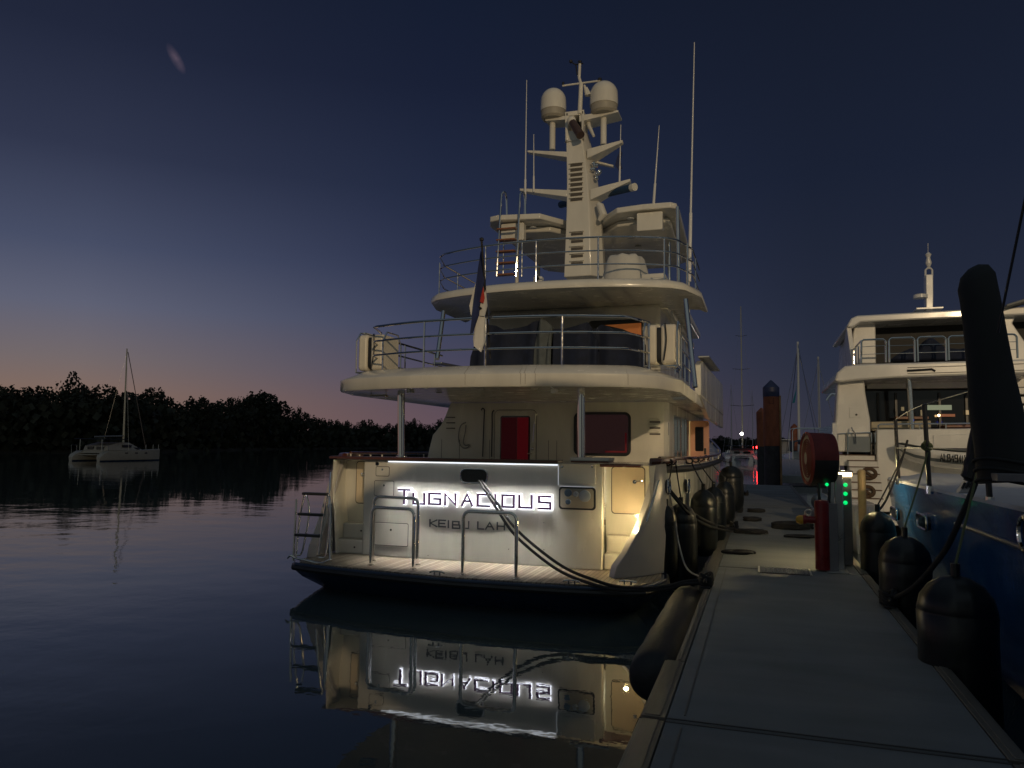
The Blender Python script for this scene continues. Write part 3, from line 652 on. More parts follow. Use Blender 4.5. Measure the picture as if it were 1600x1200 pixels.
# bridge wing bulwark
for s_ in (1, -1):
    x = CX+s_*2.78; pl = [(14.9, 3.2), (15.0, 3.80), (15.5, 3.93), (17.2, 3.96), (24.2, 4.15), (24.4, 3.2)]
    b = B(); prism(b, pl, 'X', x-.06, x+.06); bw_ = obj('bridge_wing', b, gel, Y, .02)
    b = B(); prism(b, [(15.3, 3.97), (19.5, 4.1), (19.5, 4.14), (15.3, 4.01)], 'X', min(x-s_*.02, x+s_*.20), max(x-s_*.02, x+s_*.20)); obj('cover_board', b, alu, bw_, .01)
    b = B(); prism(b, [(14.9, 3.2), (24.4, 3.2), (24.4, 2.80), (17.5, 2.86)], 'X', x-.05, x+.05); obj('side_fascia', b, gel, bw_, .01)
# flybridge deck --------------------------------------------------
O2 = outline(2.86, 13.55, 14.35, 16.9, 22)
qbox('flybridge_floor', gel, Y, CX-2.1, CX+2.05, 16.5, 23.5, 5.20, 5.36, .03)
fd = slab('flybridge_deck', O2, [(.5, 5.24), (.16, 5.215), (.08, 5.17), (.01, 5.15), (0, 5.19), (.01, 5.24), (.06, 5.30), (.22, 5.35), (.5, 5.38)], gel, 0)
b = B()
for px, py in ((780, 460), (835, 465), (910, 475), (978, 473), (1010, 478), (776, 490), (790, 482)): p = P(px, py, z=5.24); lathe(b, [(.07, .01), (.07, -.008), (.04, -.014)], p, 14)
pieces('ceiling_light', b, mat('light_lens', (.5, .5, .46), .3), fd)
I2 = off(O2, .18); I2c = [(x, y) for x, y in I2 if y < 15.9]
I2c = [(CX-2.68, 17)]+I2c+[(CX+2.68, 17)]
xs = [P(px, 400, y=14.2).x for px in (768, 848, 941, 1038)]
rail('flybridge_rail', I2c, 5.34, (.28, .54, .80), [(x, at_x(I2, x)) for x in xs]+[(CX-2.68, 14.9), (CX-2.66, 15.9), (CX+2.62, 14.7), (CX+2.68, 15.9)], .015, .017)
# flybridge structures
b = B(); lathe(b, [(1.0, 0), (1.0, .12), (.9, .2)], (CX-.9, 15.2, 5.36), 5)
b.free()
a, c = P(766, 440, y=15.0), P(1062, 440, y=15.0)
b = B(); prism(b, [(CX-1.95, 15.0), (CX+2.2, 14.9), (CX+2.3, 16), (CX+2.3, 22.5), (CX-2.3, 22.5), (CX-2.3, 16)], 'Z', 5.36, 5.56); cg = obj('flybridge_coaming', b, gel, Y, .05)
b = B(); box(b, CX+.75, CX+2.1, 15.6, 16.6, 5.57, 5.80); obj('bench', b, gel, cg, .05)
# mast ------------------------------------------------------------
MY = 16.7
def Mp(px, py, y=MY): return P(px, py, y=y)
mast = bpy.data.objects.new('mast', None); col.objects.link(mast); mast.parent = Y
prof = [(881, 940, 433), (883, 937, 380), (885, 934, 330), (885.5, 929, 280), (884.5, 921, 230), (884, 915, 205)]
rows = []
for xa, xb, py in prof:
    A, C = Mp(xa, py), Mp(xb, py); dy = .75-.35*(433-py)/228
    m_ = A.x*.27+C.x*.73
    rows.append([(A.x, MY, A.z), (m_, MY-.02, A.z), (C.x, MY+.3, A.z), (C.x-.02, MY+dy, A.z), (A.x+.03, MY+dy, A.z)])
b = B(); loft(b, rows, closed=True, caps=True); mt = obj('mast_tower', b, gel, mast, .02)
b = B()
for k in range(8): p = Mp(892, 259+k*7.7); q = Mp(910, 260+k*7.7); box(b, p.x, q.x, MY-.035, MY, p.z-.028, p.z+.02)
for k in range(5): p = Mp(893, 366+k*11.5); q = Mp(911, 366+k*11.5); box(b, p.x, q.x, MY-.035, MY, p.z-.035, p.z+.02)
pieces('louvre_gap', b, louvre, mt)
b = B()
for k in range(8): p = Mp(890, 256.5+k*7.7); q = Mp(912, 256.5+k*7.7); box(b, p.x, q.x, MY-.06, MY-.005, p.z-.012, p.z+.012)
for k in range(5): p = Mp(891, 362.5+k*11.5); q = Mp(913, 362.5+k*11.5); box(b, p.x, q.x, MY-.06, MY-.005, p.z-.014, p.z+.014)
pieces('louvre', b, gel, mt, .006)
# open frame at the head
a, c = Mp(884, 222), Mp(912, 173)
b = B()
for x0, x1, z0, z1 in ((a.x, a.x+.06, a.z, c.z), (c.x-.05, c.x, a.z, c.z), (a.x, c.x, a.z, a.z+.05), (a.x, c.x, c.z-.09, c.z)): box(b, x0, x1, MY-.02, MY+.4, z0, z1)
obj('mast_head', b, gel, mt, .015)
b = B(); box(b, a.x+.05, c.x-.04, MY+.36, MY+.39, a.z+.04, c.z-.08); obj('back_plate', b, louvre, mt)
hc = bpy.data.objects.new('search_camera', None); col.objects.link(hc); hc.parent = mast
p = Mp(893, 189, MY-.15); q = Mp(903, 205, MY-.3)
b = B(); bmesh.ops.create_uvsphere(b, u_segments=16, v_segments=10, radius=.11, matrix=Matrix.Translation(p)); obj('head', b, gel, hc)
b = B(); tube(b, [p, q, q+(q-p)*.4], [.085, .10, .10], 16); obj('barrel', b, mat('brown_barrel', (.06, .035, .03), .5), hc)
# spreaders
def arm(pa, pb_, h0, h1, d0, d1, y=MY):
    A = Mp(*pa, y); C = Mp(*pb_, y)
    b = B(); rows = [[(A.x, y+.05, A.z+h0/2), (A.x, y+.05+d0, A.z+h0/2), (A.x, y+.05+d0, A.z-h0/2), (A.x, y+.05, A.z-h0/2)], [(C.x, y+.0, C.z+h1/2), (C.x, y+d1, C.z+h1/2), (C.x, y+d1, C.z-h1/2), (C.x, y, C.z-h1/2)]]
    loft(b, rows, closed=True, caps=True); return obj('spreader', b, gel, mast, .01)
arm((823, 235), (886, 241), .05, .13, .15, .4); arm((811, 295), (886, 302), .06, .16, .15, .45)
arm((972, 219), (917, 240), .06, .22, .15, .5); arm((984, 280), (922, 304), .06, .26, .15, .5)
arm((958, 258), (925, 251), .05, .05, .1, .2, MY+.4); arm((982, 280), (925, 300), .04, .1, .1, .2, MY+.5)
# radar bar with blue cover
A, C = P(876, 320, y=MY+1.5), P(992, 292, y=MY-.25)
b = B(); tube(b, [A, A.lerp(C, .96)], .085, 14); rb = obj('radar_bar', b, mat('blue_cover', (.012, .05, .12), .6, var=.2), mast)
b = B(); tube(b, [A.lerp(C, .96), C], .088, 14); obj('end_cap', b, gel, rb)
# dome supports, plates, domes
for cx_, top, base, rr_, polex, pb1 in ((864.5, 139, 186, 20.5, 863, 234), (943.5, 128, 178, 22, 943, 226)):
    s_ = MY/1180*1.03; c0 = Mp(cx_, base, MY+.1); tz = Mp(cx_, top, MY+.1).z; r0 = rr_*.0150; h = tz-c0.z
    dm = bpy.data.objects.new('satellite_dome', None); col.objects.link(dm); dm.parent = mast
    pr = [(r0*.80, -.02), (r0*.93, .03), (r0*.95, h*.24)]; b = B(); lathe(b, pr, c0, 32); obj('base_ring', b, mat('dome_base', (.36, .33, .27), .5), dm)
    pr = [(r0*.99, h*.24), (r0, h*.36), (r0*.985, h*.58)]+[(r0*.985*math.cos(t_), h*.58+h*.42*math.sin(t_)) for t_ in [i*math.pi/2/9 for i in range(1, 9)]]+[(.01, h)]
    b = B(); lathe(b, pr, c0, 32); obj('dome', b, gel, dm)
    p0 = Mp(polex, pb1, MY+.15); b = B(); tube(b, [p0, (p0.x, p0.y, c0.z-.03)], .072, 14); obj('dome_post', b, gel, mast)
b = B(); A, C = Mp(852, 186), Mp(897, 178); loft(b, [[(A.x, MY, A.z), (A.x, MY+.45, A.z), (C.x, MY+.45, C.z), (C.x, MY, C.z)], [(A.x, MY, A.z-.04), (A.x, MY+.45, A.z-.04), (C.x, MY+.45, C.z-.12), (C.x, MY, C.z-.12)]], closed=True, caps=True); obj('dome_shelf', b, gel, mast, .005)
b = B(); A, C = Mp(966, 172), Mp(905, 180); loft(b, [[(A.x, MY, A.z), (A.x, MY+.5, A.z), (C.x, MY+.5, C.z), (C.x, MY, C.z)], [(A.x, MY, A.z-.04), (A.x, MY+.5, A.z-.04), (C.x, MY+.5, C.z-.16), (C.x, MY, C.z-.16)]], closed=True, caps=True); obj('dome_shelf', b, gel, mast, .005)
# top pole with crossarm and wind vane
b = B(); tube(b, [Mp(906, 178), Mp(908, 131)], [.055, .05], 12); tube(b, [Mp(908, 131), Mp(905, 122), Mp(906, 100)], .035, 10); obj('top_pole', b, gel, mast)
b = B(); tube(b, [Mp(879, 134), Mp(908, 130), Mp(938, 126)], .022, 8); obj('crossarm', b, gel, mast)
b = B(); q = Mp(880, 133); lathe(b, [(.03, 0), (.03, .07), (.01, .08)], q, 10); q = Mp(937, 126); lathe(b, [(.05, 0), (.05, .05), (.02, .07)], q, 10); pieces('arm_sensor', b, blkp, mast)
b = B(); q = Mp(906, 99); tube(b, [Mp(893, 97), Mp(899, 101), Mp(911, 99)], .016, 6); tube(b, [Mp(900, 101), Mp(902, 117)], .016, 6); bmesh.ops.create_uvsphere(b, u_segments=8, v_segments=6, radius=.045, matrix=Matrix.Translation(Mp(892, 96))); lathe(b, [(.03, 0), (.05, .05), (.01, .06)], q, 10); obj('wind_vane', b, blkp, mast)
b = B()
for dx in (0, 3.5): tube(b, [Mp(913+dx, 133+dx), Mp(918+dx*.7, 149)], [.02, .06], 10)
pieces('horn', b, gel, mast)
b = B(); tube(b, [Mp(919, 190, MY+.2), Mp(921, 198, MY+.1), Mp(928, 213, MY)], [.05, .045, .03], 10); tube(b, [Mp(917, 193, MY+.2), Mp(912, 196, MY+.3)], .03, 8); obj('swivel_light', b, gel, mast)
b = B(); tube(b, [Mp(936, 345), Mp(943, 336), Mp(938, 322), Mp(934, 318)], [.04, .1, .09, .05], 10); obj('search_light', b, gel, mast)
b = B()
random.seed(3)
for k in range(9): bmesh.ops.create_uvsphere(b, u_segments=8, v_segments=6, radius=.055, matrix=Matrix.Translation(Mp(924+random.random()*13, 253+k*2.6+random.random()*5, MY+.1)))
obj('signal_horns', b, chrome, mast)
# whip antennas
def whip(a_, c_, y, r0=.016, r1=.006, thick=None):
    A, C = P(*a_, y=y), P(*c_, y=y); b = B(); tube(b, [A, A.lerp(C, .28), A.lerp(C, .285), C], [r0*1.7, r0*1.5, r0, r1], 8); return obj('whip_antenna', b, gel2, Y)
whip((1077, 440), (1085, 66), 15.8, .022, .009); whip((1021, 322), (1030, 196), 17.5, .02, .008)
whip((820, 342), (823, 125), MY, .018, .008); whip((834, 300), (834, 210), MY, .014, .008); whip((968, 285), (970, 195), MY+.2, .014, .008)
# hard top --------------------------------------------------------
HZ = 7.42
def hz(px, py, z=HZ): p = P(px, py, z=z); return (p.x, p.y)
b = B()
zl = lambda px, py, y: P(px, py, y=y)
hp = [(-6.10, 16.75), (-5.95, 16.35), (-5.73, 16.27), (-4.75, 16.42), (-4.25, 17.2), (-3.5, 17.2), (-2.98, 16.5), (-2.38, 16.40), (-1.78, 16.42), (-1.66, 16.55), (-1.64, 17.0), (-1.75, 21.4), (-2.4, 22.0), (-5.4, 22.0), (-6.05, 21.4)]
prism(b, hp, 'Z', HZ, HZ+.13); ht = obj('hardtop', b, gel, Y, .02, 25)
b = B(); prism(b, [(CX+(x-CX)*.9, 19.4+(y-19.4)*.80) for x, y in hp], 'Z', HZ-.14, HZ-.005); obj('hardtop_lining', b, gel, ht, .03, 25)
a, c = P(996, 335, y=16.6), P(1036, 360, y=16.6); b = B(); prism(b, rrect(a.x, c.x, c.z, a.z, .03), 'Y', 16.5, 16.7); sbx = obj('equipment_box', b, gel, ht, .01)
a, c = P(785, 352, y=16.6), P(820, 376, y=16.6); b = B(); prism(b, rrect(a.x, c.x, c.z, a.z, .03), 'Y', 16.5, 16.7); obj('equipment_box', b, gel, ht, .01)
b = B()
for px, py in ((833, 356), (827, 376), (985, 342), (985, 372), (1010, 350), (997, 386)): p = P(px, py, z=HZ-.165); lathe(b, [(.08, .01), (.08, -.008), (.05, -.016)], p, 14)
pieces('ceiling_light', b, mat('light_lens', (.5, .5, .46), .3), ht)
b = B()
for px, py in ((824, 338), (986, 325)): p = P(px, py, y=16.6); tube(b, [p+Vector((.05*math.cos(t_), 0, .05*math.sin(t_))) for t_ in [i*math.pi/5 for i in range(10)]], .01, 6, True)
pieces('lifting_eye', b, chrome, ht)
for px, yy in ((1060, 16.4), (1046, 18.6)):
    p = P(px, 345, y=yy); qtube('hardtop_post', chrome, Y, [(p.x, yy, 5.5), (p.x-.02, yy, HZ)], .04, 12)
for x_, yy in ((-6.0, 18.6), (-6.05, 20.8), (-1.8, 20.8)): qtube('hardtop_post', gel, Y, [(x_, yy, 5.5), (x_, yy, HZ)], .05, 12)
# windscreen of the flybridge behind
b = B(); rows = [[(CX-2.2, 19.5, 5.5), (CX-2.1, 21.5, 5.5), (CX, 22.3, 5.5), (CX+2.1, 21.5, 5.5), (CX+2.2, 19.5, 5.5)], [(CX-2.15, 19.5, 6.25), (CX-2.05, 21.4, 6.3), (CX, 22.15, 6.3), (CX+2.05, 21.4, 6.3), (CX+2.15, 19.5, 6.25)]]
solid(b, rows, (0, .05, 0)); obj('wind_coaming', b, gel, Y)
# ladder to the hardtop
lh = bpy.data.objects.new('hardtop_ladder', None); col.objects.link(lh); lh.parent = Y
LY = 16.2
for a0, a1, x2, top in ((776, 783, 792, 300), (806, 812, 821, 300)):
    pts = [P(a0, 432, y=LY-.0), P(a0+3, 380, y=LY), P(a1, 312, y=LY+.1), P(a1+1.5, 303, y=LY+.15), P(a1+5, top, y=LY+.25), P(x2-1, 308, y=LY+.35), P(x2, 345, y=LY+.4)]
    qtube('ladder_rail', chrome, lh, spline(pts, 5), .024, 8)
    p = P(x2-8, 345, y=LY+.3); 
    qtube('ladder_stay', chrome, lh, [P(x2-5, 372, y=LY+.4), P(x2-6, 432, y=LY+.4)], .02, 8)
for k, py in enumerate((359, 376, 394, 412, 430)):
    A, C = P(777+k*-.5, py, y=LY+.05), P(806-k*.6, py+.5, y=LY+.05)
    b = B(); box(b, A.x, C.x, LY-.02, LY+.14, A.z-.018, A.z+.018); obj('tread', b, brown, lh, .005)
b = B(); p = P(842, 437, y=14.4); box(b, p.x-.09, p.x+.09, 14.3, 14.45, p.z-.06, p.z+.05); dc = obj('deck_floodlight', b, gel2, Y, .02)
b = B(); lathe(b, [(.045, 0), (.045, -.02), (.03, -.03)], (p.x, 14.29, p.z), 12, 'Y'); obj('lens', b, blkp, dc)
# lights in side deck; the cockpit pair is unseen fill, added to brighten it
lamp('side_deck_light', 'POINT', (CX+2.5, 19.0, 1.75), 38, (1, .84, .46), .15, parent=Y)
lamp('side_deck_light', 'POINT', (CX+2.45, 15.6, 1.75), 13, (1, .84, .46), .15, parent=Y)
lamp('cockpit_fill', 'POINT', (CX-1.7, 12.7, 1.4), 62.0, (.98, .98, .74), .15, parent=Y)
lamp('cockpit_fill', 'POINT', (CX+1.0, 12.8, 1.4), 46, (1, .95, .68), .15, parent=Y)
# ================================================================== THINGS ON AND ROUND THE BIG YACHT
def loopc(c, r, n=16, tilt=None):
    c = Vector(c); return [c+Vector((r*math.cos(i*2*math.pi/n), 0, r*math.sin(i*2*math.pi/n))) for i in range(n)]
# life rafts
def raft(x, y, z, label):
    t_ = thing('life_raft', (x, y, z), label, 'life raft', 'life rafts hung outside the boat deck rail')
    for k, (x0, x1) in enumerate(((-.20, -.035), (.035, .26))):
        b = B(); prism(b, rrect(y-.31, y+.31, z, z+.62, .08, 5), 'X', x+x0, x+x1); obj('canister_half', b, mat('raft_gelcoat', (.74, .68, .56), .4, var=.1), t_, .035)
    b = B(); prism(b, rrect(y-.27, y+.27, z+.04, z+.58, .07, 5), 'X', x-.04, x+.04); obj('seal_band', b, blk, t_)
    b = B()
    for dx in (-.22, .28): tube(b, [(x+dx, y-.33, z-.03), (x+dx, y-.34, z+.5), (x+dx, y-.2, z+.66), (x+dx, y+.2, z+.66), (x+dx, y+.33, z+.5), (x+dx, y+.33, z-.03)], .014, 8)
    for zz in (z-.03,): tube(b, [(x-.22, y-.33, zz), (x+.28, y-.33, zz), (x+.28, y+.33, zz), (x-.22, y+.33, zz)], .014, 8, True)
    obj('cradle', b, chrome, t_)
    b = B(); tube(b, spline([(x+.1, y-.33, z+.62), (x+.12, y-.345, z+.35), (x+.08, y-.345, z+.05)], 4), .012, 6); obj('strap', b, blk, t_)
    return t_
p = P(590, 545, y=11.6); raft(p.x, 11.6, 3.42, 'white life raft canister with black band at the left end of the boat deck rail')
p = P(1033, 540, y=11.9); r2 = raft(p.x, 11.9, 3.46, 'white life raft canister with black band at the dock side of the boat deck')
# covers over the gear on the boat deck
def cover(name, top, y0, y1, zb, m, label, cat, bulge=.12):
    pts = [P(a_, c_, y=y0) for a_, c_ in top]; rows = []
    for w, dy, f in ((1, 0, 0), (1, bulge*.6, .35), (.99, bulge, .75), (.98, bulge+.03, 1), (.98, y1-y0+.2, .95)):
        rows.append([(p_.x, y0+dy+(.035*math.sin(i*.55)), (zb+(p_.z-zb)*f) if f < 1 else p_.z) for i, p_ in enumerate(pts)])
    rows.append([(q[0], q[1]+.05, zb) for q in rows[-1]])
    b = B(); loft(b, [[Vector(q) for q in r_] for r_ in rows]); loft(b, [[r_[0] for r_ in rows][::-1]+[rows[0][0]], [tuple(Vector(r_[0])+Vector((.01, 0, 0))) for r_ in rows][::-1]+[tuple(Vector(rows[0][0])+Vector((.01, 0, 0)))]])
    o = obj(name, b, m, None, 0, 60); return tag(o, label, cat)
def sub(pts, k=4):
    out_ = []
    for (a_, b_), (c_, d_) in zip(pts, pts[1:]):
        for i in range(k): out_.append((a_+(c_-a_)*i/k, b_+(d_-b_)*i/k))
    return out_+[pts[-1]]
cover('gear_cover', sub([(731, 556), (741, 520), (748, 505), (758, 505), (771, 507), (785, 514), (800, 511), (820, 507), (832, 501), (842, 497)]), 14.3, 15.0, 3.42, canvas, 'left dark canvas cover with scalloped top edge over gear on the boat deck', 'cover')
cover('gear_cover', sub([(862, 512), (880, 511), (900, 507), (915, 501), (922, 512), (930, 530), (932, 545)]), 14.3, 15.0, 3.42, canvas, 'middle dark canvas cover with one pointed peak, standing behind the boat deck rail', 'cover')
cover('gear_cover', sub([(833, 545), (838, 510), (843, 497), (851, 500), (860, 508), (856, 530), (850, 552)]), 14.25, 14.6, 3.42, canvasg, 'narrow grey canvas flap between the two dark covers on the boat deck', 'cover', .05)
cover('gear_cover', sub([(928, 512), (936, 505), (948, 508), (960, 515), (985, 520), (1000, 528), (1004, 545)]), 14.5, 15.2, 3.42, canvas, 'right low dark canvas cover in front of the lit orange window corner', 'cover')
# white covered thing on the flybridge
b = B(); rows = []
for f, zz in ((1, 5.50), (.97, 5.7), (.88, 5.95), (.76, 6.18), (.66, 6.24), (.40, 6.27)):
    rows.append([(CX+1.25+.52*f*math.cos(t_)*(1+.07*math.sin(5*t_))-.05, 15.9+.5*f*math.sin(t_), zz+.02*math.sin(7*t_)) for t_ in [i*2*math.pi/28 for i in range(28)]])
loft(b, rows, closed=True, caps=True); tag(obj('covered_chair', b, mat('white_canvas', (.62, .60, .54), .85, var=.12, bump=.4, bs=7), None, 0, 60), 'white cloth cover draped over a helm seat on the top deck', 'cover')
# stern flag on its staff
F_ = thing('stern_flag', P(762, 558, y=10.85), 'drooping blue and white flag with red marks on a dark staff at the stern rail', 'flag')
a, c = P(766, 560, y=10.75), P(752.5, 376, y=10.25)
b = B(); tube(b, [a, c], .017, 8); lathe(b, [(.03, 0), (.035, .03), (.01, .05)], c, 10); obj('staff', b, blkp, F_)
def flagpart(name, pts, y, m, wav=.05):
    ps = [P(a_, c_, y=y) for a_, c_ in pts]; cx_ = sum((p_ for p_ in ps), Vector())/len(ps)
    b = B(); A = [b.verts.new(p_+Vector((0, wav*math.sin(i*2.1), 0))) for i, p_ in enumerate(ps)]; C = [b.verts.new(v_.co+Vector((0, .012, 0))) for v_ in A]
    b.faces.new(A); b.faces.new(C[::-1])
    for i in range(len(A)): b.faces.new((A[i], A[(i+1) % len(A)], C[(i+1) % len(A)], C[i]))
    bmesh.ops.triangulate(b, faces=[f for f in b.faces if len(f.verts) > 4])
    return obj(name, b, m, F_, 0, 20)
fblue = mat('flag_blue', (.02, .03, .10), .85, var=.3); fwhite = mat('flag_white', (.66, .64, .60), .85, var=.15); fred = mat('flag_red', (.45, .04, .03), .85)
flagpart('cloth', [(751, 392), (754, 400), (757, 440), (745, 490), (738, 520), (735, 522), (740, 470), (746, 420)], 10.40, fblue, .02)
flagpart('cloth', [(744, 440), (757, 438), (762, 478), (757, 494), (735, 492), (734, 478), (739, 455)], 10.44, fwhite, .02)
flagpart('cloth', [(745, 488), (757, 494), (759, 520), (757, 535), (751, 550), (741, 541), (739, 530)], 10.46, fwhite, .02)
flagpart('cloth', [(743, 465), (750, 470), (749, 492), (739, 519), (736, 520), (738, 495)], 10.42, fblue, .02)
flagpart('emblem', [(749, 452), (755, 448), (757, 466), (755, 474), (747, 470)], 10.425, fred, 0)
flagpart('emblem', [(746, 476), (753, 481), (752.5, 482.5), (750.5, 481.5), (748.5, 485), (747, 484), (748.6, 480), (745.5, 478)], 10.425, blkp, 0)
# small flag at the mast
b = B(); ps = [P(*q, y=MY+.2) for q in ((969, 234), (972, 238), (969, 250), (972, 262), (966, 265), (961, 258), (964, 246))]
A = [b.verts.new(q) for q in ps]; C = [b.verts.new(q+Vector((0, .05, 0))) for q in ps]; b.faces.new(A); b.faces.new(C[::-1])
for i in range(len(A)): b.faces.new((A[i], A[(i+1) % len(A)], C[(i+1) % len(A)], C[i]))
tag(obj('signal_flag', b, fblue, None, 0, 20), 'small dark blue flag hanging limp from a halyard right of the mast', 'flag')
# hung things on the aft bulkhead
b = B(); pts = spline([P(*q, y=BY-.05) for q in ((728, 660), (720, 665), (716.5, 680), (718, 693), (724, 700), (731, 699), (733, 695), (727, 696), (724, 690), (727, 675), (728, 664))], 5); tube(b, pts, .012, 8)
tag(obj('coiled_line', b, ropeg, None), 'thin coiled line hung on the bulkhead left of the saloon door', 'rope')
b = B(); tube(b, spline([P(*q, y=BY-.06) for q in ((752, 641), (754, 638), (757, 641), (756.5, 650), (754, 714))], 5), .013, 8); tag(obj('boat_hook', b, blkp, None), 'slim boat hook with a curved head standing on the left part of the bulkhead', 'boat hook')
b = B(); tube(b, spline([P(*q, y=BY-.07) for q in ((772, 641), (769, 646), (769, 665), (768, 714))], 5), [.013]*16, 8)
tag(obj('deck_brush', b, blkp, None), 'dark long-handled brush clipped beside the saloon door hinge side', 'brush')
# ropes
def rope(name, pts, r, m, label, group=None, k=8):
    b = B(); tube(b, spline(pts, k), r, 8); return tag(obj(name, b, m, None, 0, 80), label, 'rope', group)
fo = P(748, 750, y=TY-.02)
rp = [((748, 750), 10.84), ((775, 793), 10.6), ((802, 833), 10.35), ((843, 870), 10.1), ((880, 895), 9.85), ((920, 911), 9.6), ((960, 921), 9.5), ((1005, 922), 9.5), ((1042, 920), 9.52), ((1067, 913), 9.55)]
cz = Vector((-.64, 9.6, .56))
rope('mooring_rope', [P(*q, y=y_) for q, y_ in rp]+[cz], .021, ropeb, 'lower of two black stern ropes running from the oval fairlead to the dock', 'stern mooring ropes')
rp = [((751.5, 749), 10.84), ((779, 789), 10.6), ((806, 826), 10.35), ((848, 863), 10.1), ((886, 889), 9.85), ((925, 905), 9.62), ((962, 916), 9.52), ((1005, 919), 9.5), ((1045, 915), 9.52), ((1070, 909), 9.57)]
rope('mooring_rope', [P(*q, y=y_) for q, y_ in rp]+[cz+Vector((0, .05, .03))], .021, ropeb, 'upper of two black stern ropes running from the oval fairlead to the dock', 'stern mooring ropes')
rope('mooring_rope', [P(1045, 763, y=11.75), P(1060, 781, y=11.65), P(1080, 800, y=11.9), P(1106, 815, y=12.5), P(1130, 823, y=14.0), P(1146, 826, y=16.2)], .022, ropeb, 'black rope from the hull fairlead to the second cleat along the left dock edge', 'spring ropes')
rope('mooring_rope', [P(1045, 766, y=11.75), P(1062, 787, y=11.6), P(1082, 808, y=11.85), P(1108, 822, y=12.45), P(1130, 828, y=13.9), P(1146, 829, y=16.2)], .022, ropeb, 'slacker black rope just under the first, from the hull fairlead to the second cleat', 'spring ropes')
rope('mooring_rope', [P(1046, 768, y=11.95), P(1055, 815, y=11.3), P(1062, 855, y=10.7), P(1075, 890, y=10.1), cz+Vector((.01, .04, .04))], .012, ropeg, 'thin grey rope dropping steeply from the hull fairlead to the near left cleat')
# fenders along the yacht
def bagf(name, x, y, zb, zt, r, m, label, cat, group, line=None, lm=None, lean=0, n=28):
    t_ = thing(name, (x, y, zb), label, cat, group); h = zt-zb
    prof = [(.02, 0), (r*.45, .015), (r*.8, .07), (r*.97, .17)]
    prof += [(r*(1+.02*math.sin(i)), .17+(h-.42)*i/5) for i in range(1, 5)]
    prof += [(r*1.0, h-.29), (r*.975, h-.28), (r*.99, h-.27), (r*.90, h-.16), (r*.68, h-.07), (r*.35, h-.015), (.045, h)]
    b = B(); lathe(b, prof, (x, y, zb), n)
    for v_ in b.verts:
        zz = v_.co.z-zb
        if zz > h*.55:
            a_ = math.atan2(v_.co.y-y, v_.co.x-x); k_ = 1+.11*math.sin(a_*9+math.sin(a_*4))*(zz/h-.55)**1.2; v_.co.x = x+(v_.co.x-x)*k_; v_.co.y = y+(v_.co.y-y)*k_
        v_.co.x += lean*zz
    obj('bag', b, m, t_, 0, 60)
    b = B(); tube(b, [(x+lean*h, y, zt-.02), (x+lean*h, y, zt+.10)], .035, 10); obj('eye', b, m, t_)
    if line is not None:
        b = B(); tube(b, spline([(x+lean*h, y, zt+.08), Vector((x+lean*h, y, zt+.08)).lerp(Vector(line), .5)+Vector((0, 0, -.015)), line], 6), .011, 6); obj('lanyard', b, lm or ropeb, t_)
    return t_
fg = 'fenders hung along the big yacht'
def ff(px, ytop, ybot, y, r, label):
    p = P(px, ytop, y=y); q = P(px, ybot, y=y)
    bagf('boat_fender', p.x, y, max(q.z, -.1), p.z, r, vinyl, label, 'fender', fg, (CX+2.80 if y > 13 else CX+2.66, y+.1, 1.93))
ff(1040, 790, 905, 11.35, .17, 'dark fender nearest the stern corner, narrow and half hidden behind the next one')
ff(1064, 787, 925, 11.9, .24, 'biggest dark fender on the yacht side, second from the stern')
ff(1099, 765, 870, 13.1, .22, 'dark fender in the middle of the row, third from the stern')
ff(1115, 761, 850, 14.6, .22, 'dark fender fourth from the stern, behind the one beside the second cleat')
ff(1132, 752, 820, 17.5, .22, 'dark fender fifth from the stern, low beside the coiled rope')
ff(1142, 728, 800, 19.8, .30, 'tall dark fender farthest along the yacht side, top level with the bulwark')
# lashings at the cap rail
for i, yy in enumerate((11.6, 12.1, 13.2, 14.6, 15.8, 17.5)):
    xx = CX+(2.57 if yy < 12.5 else 2.74)
    b = B()
    for k in range(5): tube(b, [Vector((xx+.02, yy+(k-2)*.025, 1.97))+Vector((.06*math.cos(t_), 0, .05*math.sin(t_))) for t_ in [j*math.pi/4 for j in range(8)]], .014, 6, True)
    o = obj('rope_lashing', b, ropeb, None); tag(o, ('first', 'second', 'third', 'fourth', 'fifth', 'last')[i]+' black rope lashing from the stern round the cap rail above the fenders', 'rope', 'lashings on the cap rail')
# the long cylinder fender in the dock recess
b = B(); pr = [(.05, 0), (.13, .03), (.19, .1), (.205, .25)]+[(.205+.006*math.sin(i*2.2), .25+i*.27) for i in range(1, 12)]+[(.19, 3.42), (.13, 3.5), (.05, 3.53)]
lathe(b, pr, (-.87, 6.35, .30), 28, 'Y'); cf = obj('cylinder_fender', b, mat('worn_black_rubber', (.016, .018, .021), .65, var=.5, vs=5, bump=.5, bs=20, stretch=(1, .4, 1)), None, 0, 60)
tag(cf, 'long black cylindrical fender lying in the recess of the near left dock edge', 'fender')
